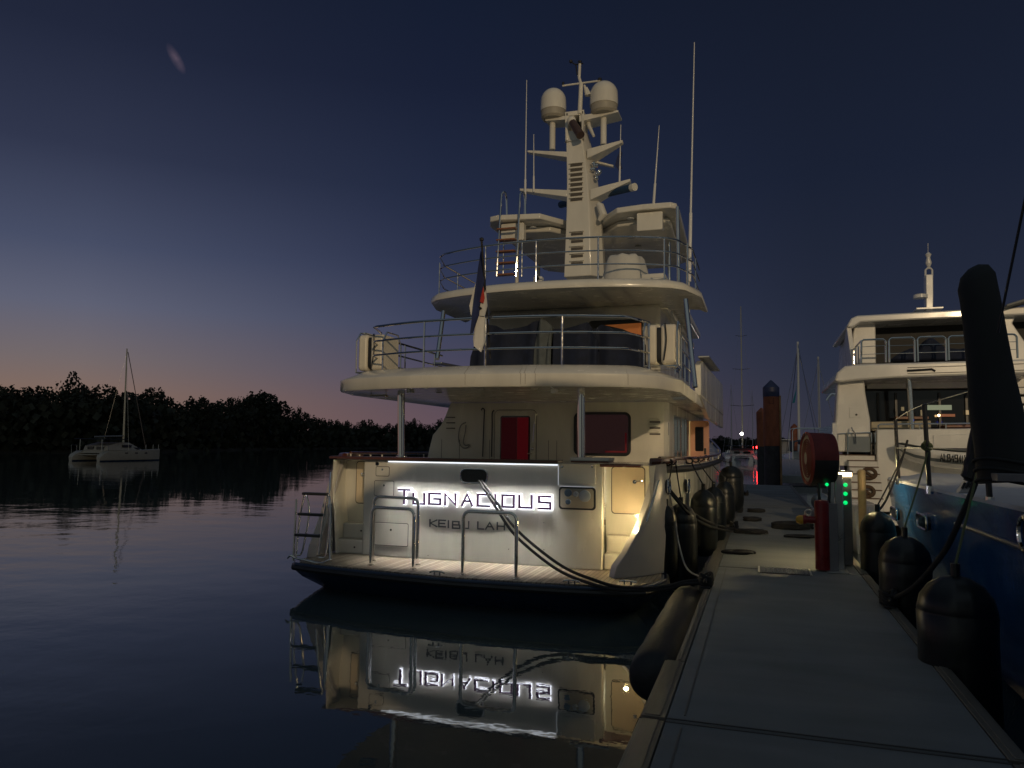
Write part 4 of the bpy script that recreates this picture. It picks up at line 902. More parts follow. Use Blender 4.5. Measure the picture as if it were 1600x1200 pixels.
# dock hardware
def cleat(x, y, label, rz=0, s_=1.0, wraps=5, m=None, rm=None):
    t_ = thing('dock_cleat', (x, y, DZ+.012), label, 'cleat', 'cleats along the dock'); m = m or blkp
    b = B(); z = DZ+.012; box(b, x-.05*s_, x+.05*s_, y-.12*s_, y+.12*s_, z, z+.02); obj('base', b, m, t_, .006)
    b = B(); tube(b, spline([(x, y-.17*s_, z+.075*s_), (x, y-.07*s_, z+.095*s_), (x, y+.07*s_, z+.095*s_), (x, y+.17*s_, z+.075*s_)], 5), [.012*s_]+[.018*s_]*14+[.012*s_], 8); tube(b, [(x, y-.045*s_, z), (x, y-.045*s_, z+.09*s_)], .02*s_, 8); tube(b, [(x, y+.045*s_, z), (x, y+.045*s_, z+.09*s_)], .02*s_, 8); obj('horn', b, m, t_)
    if wraps:
        g = thing('cleat_hitch', (x, y, DZ+.02), 'dark rope hitch wound on the '+label.split(',')[0], 'rope', 'hitches on the cleats')
        b = B(); random.seed(int(y*10))
        for k in range(wraps):
            r_ = .06+.012*random.random(); ph = random.random()
            tube(b, [(x+r_*1.1*math.cos(t_), y+r_*1.6*math.sin(t_), z+.03+.022*k+.02*math.sin(2*t_+ph)) for t_ in [j*math.pi/8 for j in range(16)]], .019, 6, True)
        tube(b, spline([(x, y-.1, z+.07), (x+.05, y, z+.17), (x, y+.1, z+.08)], 5), .02, 6)
        obj('turns', b, rm or ropeb, g, 0, 80)
cleat(-.64, 9.62, 'near left dock cleat, beside the cylinder fender', s_=1.15, wraps=6)
cleat(-.52, 16.3, 'second left dock cleat, beside the yacht fenders', s_=1.3, wraps=7)
cleat(-.52, 21.0, 'third left dock cleat, far along the yacht side', s_=1.2, wraps=6)
cleat(1.30, 9.2, 'right dock cleat, under the big black fenders of the blue boat', s_=1.1, wraps=6)
cleat(-.48, 28.5, 'farthest left dock cleat, beyond the last fender', s_=1.2, wraps=4)
def coil(x, y, rx, ry, label, r=.022, n=3, m=None, layers=2):
    b = B(); random.seed(int(x*31+y*17))
    pts = []
    for i in range(n*18*layers):
        a_ = i/18*2*math.pi; k = (i/18) % n; f = 1-.16*k
        pts.append((x+rx*f*math.cos(a_)+.01*random.random(), y+ry*f*math.sin(a_)+.01*random.random(), DZ+.03+.035*(i/18//n)+.008*math.sin(a_*1.5)))
    tube(b, pts, r, 6); return tag(obj('rope_coil', b, m or ropeb, None, 0, 80), label, 'rope coil', 'rope coils lying on the dock')
coil(-.20, 15.9, .32, .14, 'flat dark rope coil lying right of the second left cleat')
coil(-.36, 12.85, .26, .16, 'dark rope coil on the left dock edge short of the second cleat', layers=1)
coil(-.20, 18.7, .2, .2, 'small dark rope coil between the second and the third left cleats')
coil(-.12, 21.3, .22, .16, 'small dark rope coil beside the third left cleat')
coil(.62, 17.3, .42, .36, 'larger heap of dark hose coiled left of the red hydrant pipe', .028, 4, layers=3)
coil(.70, 15.6, .3, .14, 'flat dark rope coil in front of the hose heap by the red hydrant pipe', layers=1)
# grate in the dock
G = thing('dock_grate', (.33, 11.2, DZ), 'speckled metal grate with two bright end bars set across the grey dock', 'grate')
b = B(); box(b, -.02, .62, 11.02, 11.52, DZ+.006, DZ+.012); obj('plate', b, mat('grate_plate', (.10, .11, .12), .35, .6, var=.9, vs=60, bump=1, bs=120), G)
b = B()
for i in range(11):
    for j in range(8): bmesh.ops.create_uvsphere(b, u_segments=6, v_segments=4, radius=.011, matrix=Matrix.Translation((.02+i*.055+(j % 2)*.02, 11.07+j*.057, DZ+.013)))
o = obj('tread_studs', b, alu, G); o['kind'] = 'stuff'
for x0 in (-.045, .625): qbox('end_bar', mat('bright_bar', (.75, .72, .62), .3, .4), G, x0, x0+.025, 11.0, 11.54, DZ+.006, DZ+.02, .004)
# hydrant, reel, pedestal ------------------------------------------
HS = thing('fire_hydrant_pipe', (.86, 11.55, DZ), 'upright dark red hydrant pipe with a yellow capped outlet and a grey backing plate', 'hydrant')
b = B(); lathe(b, [(.10, 0), (.10, .92), (.095, .95), (.06, .96)], (.82, 11.55, DZ+.02), 24); obj('pipe', b, red, HS)
b = B(); lathe(b, [(.05, 0), (.05, -.12), (.065, -.12), (.065, -.16), (.05, -.165)], (.73, 11.55, 1.20), 16, 'X'); obj('outlet', b, red, HS)
b = B(); lathe(b, [(.06, 0), (.062, -.05), (.045, -.09), (.02, -.10)], (.575, 11.55, 1.195), 12, 'X'); obj('outlet_cap', b, mat('yellow_cap', (.6, .33, .03), .45), HS)
b = B(); tube(b, loopc((.64, 11.53, 1.30), .04, 12), .014, 8, True); obj('valve_wheel', b, alu, HS)
qbox('backing_plate', mat('grey_plate', (.22, .21, .22), .4, .3, var=.2), HS, .89, 1.02, 11.50, 11.53, DZ+.02, 1.44, .004)
b = B(); box(b, .86, 1.14, 11.35, 11.72, DZ+.008, DZ+.022); obj('foot_plate', b, alu, HS, .003)
HR = thing('hose_reel', (1.06, 11.75, DZ), 'round fire hose reel with a cream disc, red and black cover, on two metal posts', 'hose reel')
for xx, w_ in ((.965, .028), (1.06, .05)): qbox('post', alu, HR, xx-w_, xx+w_, 11.66, 11.78, DZ+.02, 2.0 if w_ < .05 else 1.84, .008)
RC = Vector((.67, 11.75, 2.06)); RR = .365
def drum(a0, a1, m, name, x0, x1, r=RR, n=26):
    b = B(); rows = []
    for x_, k in ((x0, 1.0), (x0+.02, 1.02), (x1-.04, .99), (x1, .95)):
        rows.append([(RC.x+x_, RC.y+r*k*math.cos(R(a0+(a1-a0)*i/n)), RC.z+r*k*math.sin(R(a0+(a1-a0)*i/n))) for i in range(n+1)])
    rows.append([(RC.x+x1, RC.y, RC.z+.0)]*(n+1)) if False else None
    loft(b, rows); loft(b, [[Vector(q) for q in rows[-1]], [RC+Vector((x1, .01*math.cos(R(a0+(a1-a0)*i/n)), .01*math.sin(R(a0+(a1-a0)*i/n)))) for i in range(n+1)]])
    return obj(name, b, m, HR, 0, 40)
drum(-3, 183, dred, 'cover_top', 0, .33); drum(183, 357, mat('black_cover', (.02, .018, .018), .6, var=.4, bump=.2, bs=12), 'cover_bottom', 0, .33)
b = B(); lathe(b, [(RR*1.03, 0), (RR*1.05, -.02), (RR*1.0, -.045), (RR*.93, -.03), (RR*.93, .02)], RC, 40, 'X'); obj('rim', b, mat('red_rim', (.36, .05, .03), .4), HR)
b = B(); lathe(b, [(RR*.93, -.015), (RR*.86, -.03), (RR*.80, -.02), (RR*.3, -.012), (RR*.25, -.04), (.01, -.045)], RC, 40, 'X'); obj('disc', b, mat('cream_disc', (.72, .62, .42), .4, var=.25, vs=9), HR)
b = B()
for k in range(6): tube(b, [RC+Vector((-.035+.003*k, (.10+.034*k)*math.cos(t_), (.10+.034*k)*math.sin(t_))) for t_ in [q*math.pi/16 for q in range(32)]], .013, 6, True)
pieces('hose_turn', b, mat('hose_red', (.30, .06, .03), .5), HR)
RT = Matrix.Translation(RC-wl(HR)) @ Matrix.Rotation(R(10), 4, 'Z') @ Matrix.Translation(wl(HR)-RC)
for o in HR.children:
    if not o.name.startswith('post'): o.data.transform(RT)
b = B(); tube(b, spline([RC+Vector((.12, -.1, -.33)), RC+Vector((.13, -.12, -.58)), RC+Vector((.19, -.1, -.68)), RC+Vector((.25, -.1, -.6)), RC+Vector((.27, -.08, -.3))], 6), .02, 8); obj('hose_end', b, blk, HR)
PP = thing('power_pedestal', (1.22, 12.15, DZ), 'slim grey power pedestal with a lit lamp on top and three green lights', 'power pedestal')
qbox('column', mat('grey_plastic', (.16, .17, .17), .4, var=.15), PP, 1.12, 1.27, 12.1, 12.3, DZ+.02, 1.80, .012)
b = B(); box(b, 1.10, 1.29, 12.06, 12.33, 1.858, 1.885); obj('lamp_roof', b, mat('grey_plastic', (.16, .17, .17), .4), PP, .008)
b = B(); box(b, 1.115, 1.275, 12.08, 12.31, 1.802, 1.856); obj('lamp', b, emat('pedestal_lamp', (1, .72, .36), 9), PP, .004)
for k in range(3):
    p = P(1321, 757.5+k*14, y=12.09); b = B(); bmesh.ops.create_uvsphere(b, u_segments=12, v_segments=8, radius=.03, matrix=Matrix.Translation(p)); obj('green_light', b, emat('green_led', (.0, 1, .22), .9), PP)
p = P(1292, 757, y=11.62); b = B(); bmesh.ops.create_uvsphere(b, u_segments=12, v_segments=8, radius=.024, matrix=Matrix.Translation(p)); obj('green_light', b, emat('green_led', (.0, 1, .22), .9), PP)
for xx in (1291.5, 1298): 
    p = P(xx, 741, y=11.6); b = B(); bmesh.ops.create_uvsphere(b, u_segments=10, v_segments=6, radius=.013, matrix=Matrix.Translation(p)); obj('small_lamp', b, emat('small_white', (1, .88, .7), 8), HR)
lamp('pedestal_lamp_light', 'POINT', (1.19, 12.45, 1.86), 64, (1, .78, .38), .05, parent=PP)
lamp('pedestal_lamp_light', 'POINT', (1.42, 12.2, 1.86), 3.5, (1, .76, .40), .04, parent=PP)
b = B(); p = P(1346, 734, y=16.5); q = P(1346, 835, y=16.5); lathe(b, [(.075, 0), (.075, p.z-q.z-.03), (.05, p.z-q.z), (.02, p.z-q.z+.01)], (p.x, 16.5, q.z-1.2+1.2), 16)
tag(obj('mooring_post', b, mat('pale_post', (.55, .42, .22), .4, .2, var=.35, vs=3, stretch=(1, 1, .3)), None), 'round pale metal post standing right of the lit power pedestal', 'post')
# small white boat bow and blue ball beyond the hydrant
b = B(); rows = []
for y_, w, z1 in ((17.6, .05, 1.02), (17.9, .25, .98), (18.6, .5, .95), (20.0, .62, .92), (22, .6, .9)):
    cx_ = 1.95; rows.append([(cx_-w, y_, z1), (cx_-w*.9, y_, .6), (cx_-w*.5, y_, .1), (cx_, y_, -.05), (cx_+w*.5, y_, .1), (cx_+w*.9, y_, .6), (cx_+w, y_, z1)])
loft(b, rows, closed=True, caps=True); o = obj('small_boat', b, gel2, None, 0, 40); tag(o, 'small white boat bow tucked behind the hydrant on the right of the dock', 'boat')
b = B(); bmesh.ops.create_uvsphere(b, u_segments=20, v_segments=14, radius=.21, matrix=Matrix.Translation((1.32, 18.9, .98))); tube(b, [(1.32, 18.9, 1.17), (1.32, 18.9, 1.28)], .03, 8)
tag(obj('ball_fender', b, mat('blue_vinyl', (.06, .09, .15), .4, var=.2), None), 'blue-grey ball fender on the right dock edge, left of the small white bow', 'fender')
# piles at the dock end --------------------------------------------
def pile(px, top, y, wpx, capm, label, g='orange sleeved piles beyond the dock end', sl=.42, txt=None, capf=1.0):
    p = P(px, top, y=y); r_ = wpx/2*y/1180*1.05; h = p.z; t_ = thing('mooring_pile', (p.x, y, -1), label, 'pile', g)
    b = B(); lathe(b, [(r_, -1), (r_, h*(1-sl))], (p.x, y, 0), 28); obj('shaft', b, pileg, t_)
    hs = h-r_*1.0; b = B(); lathe(b, [(r_*1.04, h*(1-sl)), (r_*1.04, hs-(.45 if capf else .08)*1)], (p.x, y, 0), 28); sl_ = obj('sleeve', b, orange, t_)
    b = B(); lathe(b, [(r_*1.07, hs-.45), (r_*1.07, hs), (.03, h)], (p.x, y, 0), 28); obj('cap', b, capm, t_)
    b = B(); tube(b, [(p.x+r_*1.1, y-.1, .4), (p.x+r_*1.1, y-.1, hs-.4)], .05, 8); obj('guide_pipe', b, mat('rust_pipe', (.42, .25, .12), .5, var=.4), t_)
    if txt:
        z0 = hs-.8
        for i, ch in enumerate(txt):
            b = B(); strokes(b, ch, 0, 0, .20, .26, .05, lambda u, w, d: (p.x-.1+u, y-math.sqrt(max(0, (r_*1.05)**2-(u-.1)**2))-d, z0-i*.40+w), 0, .01); obj('mark', b, mat('worn_mark', (.18, .05, .03), .7), sl_)
    return t_
pile(1204.5, 594, 38.6, 21, pileblue, 'tallest pile, blue pointed cap over an orange sleeve, at the end of the dock', sl=.58, txt='J')
pile(1189.5, 637, 47.0, 13, orange, 'orange capped pile just left of the tallest pile', sl=.50)
pile(1241, 662, 62, 9.5, orange, 'smallest orange pile, right of the tallest pile and behind the hose reel', sl=.5)
# ================================================================== THE BLUE BOAT
BB = thing('blue_boat', (3.8, 4, 0), 'dark blue hulled boat with a pale deck, cut by the right edge of the picture', 'boat')
bluep = mat('blue_hull_paint', (.018, .11, .34), .16, var=.25, vs=1.5, rvar=.1, coat=.5, bump=.35, bs=22)
deckg = mat('pale_grey_deck', (.54, .57, .64), .5, var=.1, bump=.2, bs=90)
BS = [(-9.5, 3.6, 1.9, 1.80), (-9, 2.2, 5.6, 1.80), (-5, 1.98, 5.9, 1.76), (0, 1.94, 6.0, 1.74), (5, 1.94, 6.0, 1.74), (9, 1.94, 5.9, 1.72), (11.5, 1.96, 5.7, 1.71), (13.2, 1.97, 5.2, 1.71), (14.4, 2.07, 4.6, 1.70), (15.2, 2.25, 3.9, 1.69), (15.7, 2.6, 3.2, 1.69)]
BS[0] = (-9.5, 3.0, 5.0, 1.8)
b = B(); rows = []
for y_, xa, xb, z_ in BS:
    k = max(0, (y_-11)/5); cx_ = (xa+xb)/2
    rows.append([(xa, y_, z_), (xa+.02+.1*k, y_, z_*.62), (xa+.10+.5*k, y_, .35), (xa+.4+.8*k, y_, -.3), (xb-.4-.8*k, y_, -.3), (xb-.10-.5*k, y_, .35), (xb-.02, y_, z_*.62), (xb, y_, z_)])
loft(b, rows); b.faces.new([b.verts.new(q) for q in rows[-1]]); b.faces.new([b.verts.new(q) for q in rows[0]])
bh_ = obj('hull', b, bluep, BB, 0, 50)
b = B(); rows = [[(xa+.005, y_, z_-.005), (xa+.03, y_, z_+.03), (xa+.25, y_, z_+.035), ((xa+xb)/2, y_, z_+.10), (xb-.25, y_, z_+.035), (xb-.005, y_, z_-.005)] for y_, xa, xb, z_ in BS]
loft(b, rows); b.faces.new([b.verts.new(q) for q in rows[-1]]); obj('deck', b, deckg, BB, 0, 50)
qtube('rub_strake', mat('grey_strake', (.15, .16, .18), .4), BB, [(xa-.008, y_, z_-.28) for y_, xa, xb, z_ in BS[1:6]], .02, 8)
# raised coach roof at the right, deckhouse and flybridge out of view, added to shade dock and transom
b = B(); prism(b, [(2.25, -8.5), (5.6, -8.5), (5.6, 7.2), (5.2, 8.2), (2.75, 8.2), (2.3, 7.4)], 'Z', 1.74, 2.0); obj('coach_roof', b, deckg, BB, .09)
b = B(); prism(b, [(2.2, -8.8), (5.7, -8.8), (5.7, 2.2), (5.3, 3.2), (2.6, 3.2), (2.2, 2.2)], 'Z', 1.95, 4.2); dh = obj('blocker_deckhouse', b, gel2, BB, .1)
b = B(); 
for y_ in (-7.5, -5.2, -2.9, -.6): box(b, 2.19, 2.21, y_, y_+1.8, 2.9, 3.7)
pieces('window', b, glass, dh)
b = B(); prism(b, [(1.95, -9.2), (5.95, -9.2), (5.95, 2.4), (5.4, 3.4), (2.5, 3.4), (1.95, 2.4)], 'Z', 4.2, 4.34); obj('flybridge_deck', b, gel2, BB, .04)  # unseen deck, part of the upper works added for shade
b = B(); prism(b, [(2.3, -6.5), (5.6, -6.5), (5.6, .8), (5.2, 1.6), (2.7, 1.6), (2.3, .8)], 'Z', 4.34, 5.3); obj('flybridge', b, gel2, BB, .08)  # unseen block, added to hold the floodlight off dock and transom
b = B(); prism(b, [(2.1, -8.6), (5.8, -8.6), (5.8, 1.0), (2.1, 1.0)], 'Z', 5.62, 5.72); obj('blocker_canopy', b, gel2, BB, .04)  # unseen roof, its height set by the shadow it should cast
b = B(); box(b, 2.25, 5.65, -8.1, .85, 4.6, 5.62); obj('blocker_curtain', b, canvas, BB, .05)  # unseen filled block, closes the gap to the floodlight
for x_, y_ in ((2.2, -8.2), (2.2, .8), (5.7, -8.2), (5.7, .8)): qtube('blocker_post', chrome, BB, [(x_, y_, 4.3), (x_, y_, 5.64)], .03, 8)
# port lights in the hull
for px, py, w_ in ((1441, 815, .30), (1397, 802, .26)):
    p = P(px, py, x=1.93); b = B(); ov = [(p.y+a_, p.z+c_) for a_, c_ in rrect(-w_, w_, -.085, .085, .07, 5)]
    prism(b, ov, 'X', 1.925, 1.97); w = obj('port_light', b, glass, BB); qtube('rim', chrome, w, [(1.925, a_, c_) for a_, c_ in ov], .016, 8, True)
p = P(1604, 835, x=1.93); qtube('fairlead_ring', chrome, BB, [(1.92, p.y+.13*math.cos(t_), p.z+.13*math.sin(t_)) for t_ in [i*math.pi/9 for i in range(18)]], .022, 8, True)
# stanchions and wires
stl = []
for (bx_, by_), (tx, ty), y_ in (((1404, 739), (1399, 656), 12.4), ((1452, 745), (1444, 632), 10.0), ((1546, 762), (1539, 678), 8.0)):
    A = P(bx_, by_, y=y_); C = P(tx, ty, y=y_); A.z = 1.72 if A.z > 1.72 else A.z
    b = B(); tube(b, [A, C], .026, 10); s_ = obj('stanchion', b, blkp, BB); stl.append((A, C))
    b = B(); tube(b, [A-Vector((0, 0, .03)), A+Vector((0, 0, .06))], .04, 10); obj('socket', b, chrome, s_)
b = B(); tube(b, sag(stl[0][1], stl[1][1], -.02)+sag(stl[1][1], (2.7, 6.2, 3.0), -.01)[1:], .006, 6); obj('guard_wire', b, alu, BB)
b = B(); tube(b, [stl[0][0].lerp(stl[0][1], .55), stl[1][0].lerp(stl[1][1], .5), stl[2][0].lerp(stl[2][1], .75)], .006, 6); obj('guard_wire', b, alu, BB)
b = B(); tube(b, [P(1559, 520, y=6.6), P(1601, 315, y=6.0), P(1640, 120, y=5.5)], .010, 6); obj('forestay', b, blkp, BB)
# anchor roller with its slots
b = B(); rows = []
for px, py, w_ in ((1497, 771, .0), (1507, 757, .0), (1517, 745, .0), (1530, 745, .0), (1522, 770, .0)): rows.append(P(px, py, y=8.35))
A = [b.verts.new(q) for q in rows]; C = [b.verts.new(q+Vector((.05, .35, 0))) for q in rows]; b.faces.new(A); b.faces.new(C[::-1])
for i in range(5): b.faces.new((A[i], A[(i+1) % 5], C[(i+1) % 5], C[i]))
ar = obj('fairlead_block', b, gel2, BB, .01)
b = B()
for k in range(3): q = P(1508+k*6, 754-k*.8, y=8.335); tube(b, [q, q+Vector((-.03, 0, -.06))], .012, 6)
pieces('slot', b, blkp, ar)
b = B(); tube(b, spline([P(1528, 668, y=8.1), P(1521, 700, y=8.1), P(1518, 735, y=8.1), P(1512, 752, y=8.1)], 5), [.055]*8+[.075]*6+[.04]*2, 10); tube(b, [P(1533, 640, y=8.1), P(1528, 672, y=8.1)], .03, 8); obj('padded_strut', b, blk, BB)
p = P(1530, 668, y=8.05); b = B(); lathe(b, [(.05, -.02), (.05, .02)], p, 14, 'Y'); obj('strut_pin', b, chrome, BB)
# tall black bag
TB = thing('padded_bag', P(1578, 770, y=6.9), 'tall black padded bag leaning up and left over the pale deck of the blue boat', 'bag')
axis = [(1574, 752, .27), (1566, 700, .255), (1558, 650, .245), (1549, 590, .215), (1541, 530, .195), (1532, 470, .185), (1526, 440, .175), (1522, 424, .13), (1521, 417, .05)]
b = B(); pts = [P(a_, c_, y=6.9) for a_, c_, r_ in axis]; rings = []
rows = []
for (a_, c_, r_), p_ in zip(axis, pts):
    r_ *= .77; rows.append([(p_.x+r_*math.cos(t_)*(1+.03*math.sin(c_*.21+3*t_)), p_.y+r_*math.sin(t_)*.9, p_.z+.30*r_*math.cos(t_)*(1.6 if c_ < 450 else .3)) for t_ in [i*2*math.pi/24 for i in range(24)]])
loft(b, rows, closed=True, caps=True); obj('bag', b, mat('bag_fabric', (.016, .019, .021), .75, var=.3, vs=3, bump=.5, bs=6, stretch=(1, 1, .4)), TB, 0, 60)
b = B()
for c_, k in ((752, 0), (735, 1), (720, 2)):
    p_ = P(1574-k*2, c_, y=6.9); tube(b, [(p_.x+.215*math.cos(t_), p_.y+.195*math.sin(t_), p_.z+.02*math.sin(2*t_)) for t_ in [i*2*math.pi/24 for i in range(24)]], .012, 8, True)
obj('gather', b, mat('bag_fabric', (.016, .019, .021), .75), TB, 0, 60)
A = P(1550, 760, y=6.75); C = P(1599, 768, y=6.6)
b = B(); box(b, A.x, C.x+.1, 6.6, 7.2, 1.97, 2.03); o = obj('base_plate', b, mat('grey_plate', (.22, .21, .22), .4, .3, var=.2), TB, .005)
# fenders and ropes of the blue boat
fg = 'big black fenders of the blue boat'
def bf(px, ytop, y, r, ln, label, line, lm):
    p = P(px, ytop, y=y); bagf('boat_fender', p.x, y, p.z-ln, p.z, r, vinyl, label, 'fender', fg, line, lm, 0, 36)
bf(1371, 799, 11.9, .235, 1.3, 'big black fender of the blue boat, farthest of three, right of the power pedestal', stl[0][0]+Vector((0, -.4, .4)), ropeb)
bf(1413, 838, 9.5, .27, 1.35, 'big black fender of the blue boat, middle of the three, touching the dock edge', stl[1][0]+Vector((0, 0, .48)), ropegr)
bf(1493, 900, 7.05, .29, 1.75, 'big black fender of the blue boat, nearest of the three and widest in view', stl[2][0]+Vector((-.02, 0, .62)), ropegr)
rope('mooring_rope', [P(1537, 668, y=8.0), P(1528, 740, y=7.9), P(1505, 800, y=7.9), P(1475, 862, y=8.1), P(1430, 915, y=8.6), Vector((1.34, 9.15, .60))], .026, ropeb, 'thick black rope curving from the blue boat deck down to the right dock cleat')
rope('mooring_rope', [P(1418, 688, y=12.4), P(1405, 730, y=12.2), P(1385, 780, y=12.0), P(1371, 800, y=11.9)], .016, ropeb, 'black line hanging from the first stanchion of the blue boat to the far fender')
def knot(c, r, m, label, n=5):
    b = B(); random.seed(int(c.y*100))
    for k in range(n):
        ax = Vector((random.uniform(-1, 1), random.uniform(-1, 1), random.uniform(-.4, .4))).normalized(); u, w = frame(ax); o_ = Vector((random.uniform(-.02, .02), 0, random.uniform(-.05, .05)))
        tube(b, [c+o_+(u*math.cos(t_)+w*math.sin(t_))*r for t_ in [j*math.pi/5 for j in range(10)]], .012, 6, True)
    tube(b, spline([c, c+Vector((.03, 0, -.08)), c+Vector((.02, 0, -.2))], 4), .010, 6)
    tag(obj('rope_knot', b, m, None, 0, 80), label, 'rope', 'knots on the stanchions')
knot(stl[1][0].lerp(stl[1][1], .52), .045, ropegr, 'green rope knot tied round the middle stanchion of the blue boat')
knot(stl[2][0].lerp(stl[2][1], .80), .04, ropegr, 'green rope knot tied round the stanchion beside the tall black bag')
# ================================================================== THE RIGHT MOTOR YACHT
RY = thing('motor_yacht', (5.6, 23, 0), 'smaller white flybridge motor yacht moored stern-to beyond the blue boat on the right', 'yacht')
def Rp(px, py, y=23): return P(px, py, y=y)
def plate(name, pts, y0, y1, m, parent, bevel=.01, label=None):
    b = B(); prism(b, [(Rp(a_, c_, y0).x, Rp(a_, c_, y0).z) for a_, c_ in pts], 'Y', y0, y1); return obj(name, b, m, parent, bevel, label=label)
# hull
HS_ = [(23.2, 2.2, 8.3, 2.3), (26, 2.1, 8.5, 2.4), (31, 2.15, 8.5, 2.7), (36, 2.5, 8.1, 3.1), (40, 3.5, 7.1, 3.4), (43.5, 5.2, 5.4, 3.7)]
b = B(); rows = [[(xa, y_, z_), (xa+.1, y_, z_*.5), (xa+.35, y_, .2), (xa+.9, y_, -.5), (xb-.9, y_, -.5), (xb-.35, y_, .2), (xb-.1, y_, z_*.5), (xb, y_, z_)] for y_, xa, xb, z_ in HS_]
loft(b, rows); loft(b, [[r_[0] for r_ in rows], [r_[-1] for r_ in rows]]); obj('hull', b, gel2, RY, 0, 40)
# side tower, transom, coaming
plate('side_tower', [(1309, 594), (1351, 594), (1352, 612), (1360, 657), (1361, 706), (1302, 706), (1306, 650)], 23.0, 23.6, gel2, RY, .05)
b = B(); box(b, Rp(1327, 640).x, Rp(1345, 640).x, 22.985, 23.01, Rp(1327, 653).z, Rp(1327, 636).z); lk = obj('locker_hatch', b, gel2, RY, .008)
b = B(); lathe(b, [(.03, 0), (.03, -.02)], Rp(1338, 648, 22.985), 10, 'Y'); obj('latch', b, blkp, lk)
plate('transom', [(1370, 671), (1640, 668), (1640, 800), (1376, 800), (1370, 720)], 22.9, 23.3, gel2, RY, .03)
plate('garage_door', [(1458, 680), (1600, 676), (1600, 760), (1458, 760)], 22.87, 22.9, gel2, RY, .02)
plate('cockpit_seat', [(1361, 659), (1455, 657), (1455, 672), (1361, 673)], 23.6, 24.3, mat('beige_cushion', (.50, .44, .32), .7, var=.1), RY, .03)
plate('cockpit_seat', [(1478, 664), (1600, 662), (1600, 674), (1478, 674)], 23.6, 24.3, brown, RY, .02)
qtube('stern_rail', chrome, RY, [Rp(1372, 671, 23.1), Rp(1372, 665, 23.1), Rp(1376, 663, 23.1), Rp(1640, 660, 23.1)], .022, 8)
for px in (1437, 1478, 1521): qtube('rail_post', chrome, RY, [Rp(px, 662, 23.1), Rp(px, 672, 23.1)], .02, 8)
# stairs down to the platform
stairs = [(1304, 1362, 711), (1326, 1365, 720), (1327, 1367, 730), (1327, 1369, 741), (1328, 1371, 754), (1329, 1372, 766), (1330, 1374, 779)]
for k, (xa, xb, py) in enumerate(stairs):
    y_ = 22.95-.20*k if k else 23.05; A, C = Rp(xa, py, y_), Rp(xb, py, y_)
    s_ = qbox('step', gel2, RY, A.x, C.x+.1, y_, y_+.5, A.z-.30, A.z, .02)
    qbox('tread', mat('brown_tread', (.12, .06, .035), .6), s_, A.x, C.x+.1, y_-.01, y_+.3, A.z+.002, A.z+.022, .004)
b = B(); prism(b, [(23.0, Rp(1310, 660).z), (23.0, .4), (21.4, .4), (21.5, .8), (22.6, 2.0), (22.9, Rp(1310, 662).z)], 'X', Rp(1311, 720, 22.5).x-.12, Rp(1311, 720, 22.5).x); obj('stair_side', b, gel2, RY, .02)
A = Rp(1330, 790, 21.3)
b = B(); box(b, A.x-.3, 8.2, 21.0, 23.0, .32, .44); obj('swim_platform', b, gel2, RY, .02)
qtube('gate_rail', chrome, RY, [Rp(1308, 706, 22.95), Rp(1309, 678, 22.95), Rp(1360, 676, 22.95)], .022, 8)
for px in (1324, 1361, 1367): qtube('gate_post', chrome, RY, [Rp(px, 710, 22.92), Rp(px, 676, 22.92)], .03, 8)
b = B(); prism(b, rrect(Rp(1325, 700).x, Rp(1359, 700).x, Rp(1325, 706).z, Rp(1325, 682).z, .04), 'Y', 22.93, 22.95); obj('boarding_gate', b, mat('clear_gate', (.22, .25, .27), .15, coat=.3), RY)
qtube('hand_loop', chrome, RY, spline([Rp(1337, 693, 22.85), Rp(1336, 678, 22.8), Rp(1332, 672, 22.75), Rp(1331, 668, 22.8)], 4), .02, 8)
# recess with dark doors and things inside
b = B(); A, C = Rp(1352, 592, 25.2), Rp(1700, 664, 25.2); box(b, A.x-.3, C.x, 25.2, 25.3, 2.2, A.z+.1); obj('saloon_bulkhead', b, glass, RY)
plate('lintel', [(1355, 592), (1640, 584), (1640, 605), (1355, 607.5)], 24.7, 24.9, gel2, RY, .02)
b = B()
for px in (1372, 1400, 1468, 1510, 1560): q = Rp(px, 630, 25.15); box(b, q.x-.03, q.x+.03, 25.12, 25.19, 2.3, 3.9)
pieces('door_frame', b, blkp, RY)
b = B(); A, C = Rp(1449, 633, 25.1), Rp(1487, 640.5, 25.1); box(b, A.x, C.x, 25.08, 25.12, C.z, A.z); obj('lit_galley', b, emat('galley_light', (.75, .85, .55), .22), RY)
b = B(); A = Rp(1467, 649, 25.0); bmesh.ops.create_uvsphere(b, u_segments=10, v_segments=6, radius=.035, matrix=Matrix.Translation(A)); obj('cabin_lamp', b, emat('cabin_bulb', (1, .62, .28), 14), RY)
b = B(); A, C = Rp(1470, 647, 25.06), Rp(1492, 651, 25.06); box(b, A.x, C.x, 25.03, 25.07, C.z, A.z); obj('lit_shelf', b, emat('shelf_glow', (1, .3, .12), .18), RY)
b = B(); A, C = Rp(1509, 641, 25.06), Rp(1520, 648, 25.06); box(b, A.x, C.x, 25.03, 25.07, C.z, A.z); obj('lit_panel', b, emat('panel_glow', (1, .7, .35), .35), RY)
for xa, xb, ya, yb in ((1407, 1412, 636, 642), (1416, 1420, 643, 650), (1437, 1443, 641, 650), (1399, 1450, 651, 655)):
    A, C = Rp(xa, ya, 24.6), Rp(xb, yb, 24.6); qbox('cockpit_table' if xb-xa > 20 else 'jar', brown if xb-xa > 20 else mat('pale_jar', (.5, .48, .36), .4), RY, A.x, C.x, 24.5, 24.8 if xb-xa > 20 else 24.6, C.z, A.z, .004)
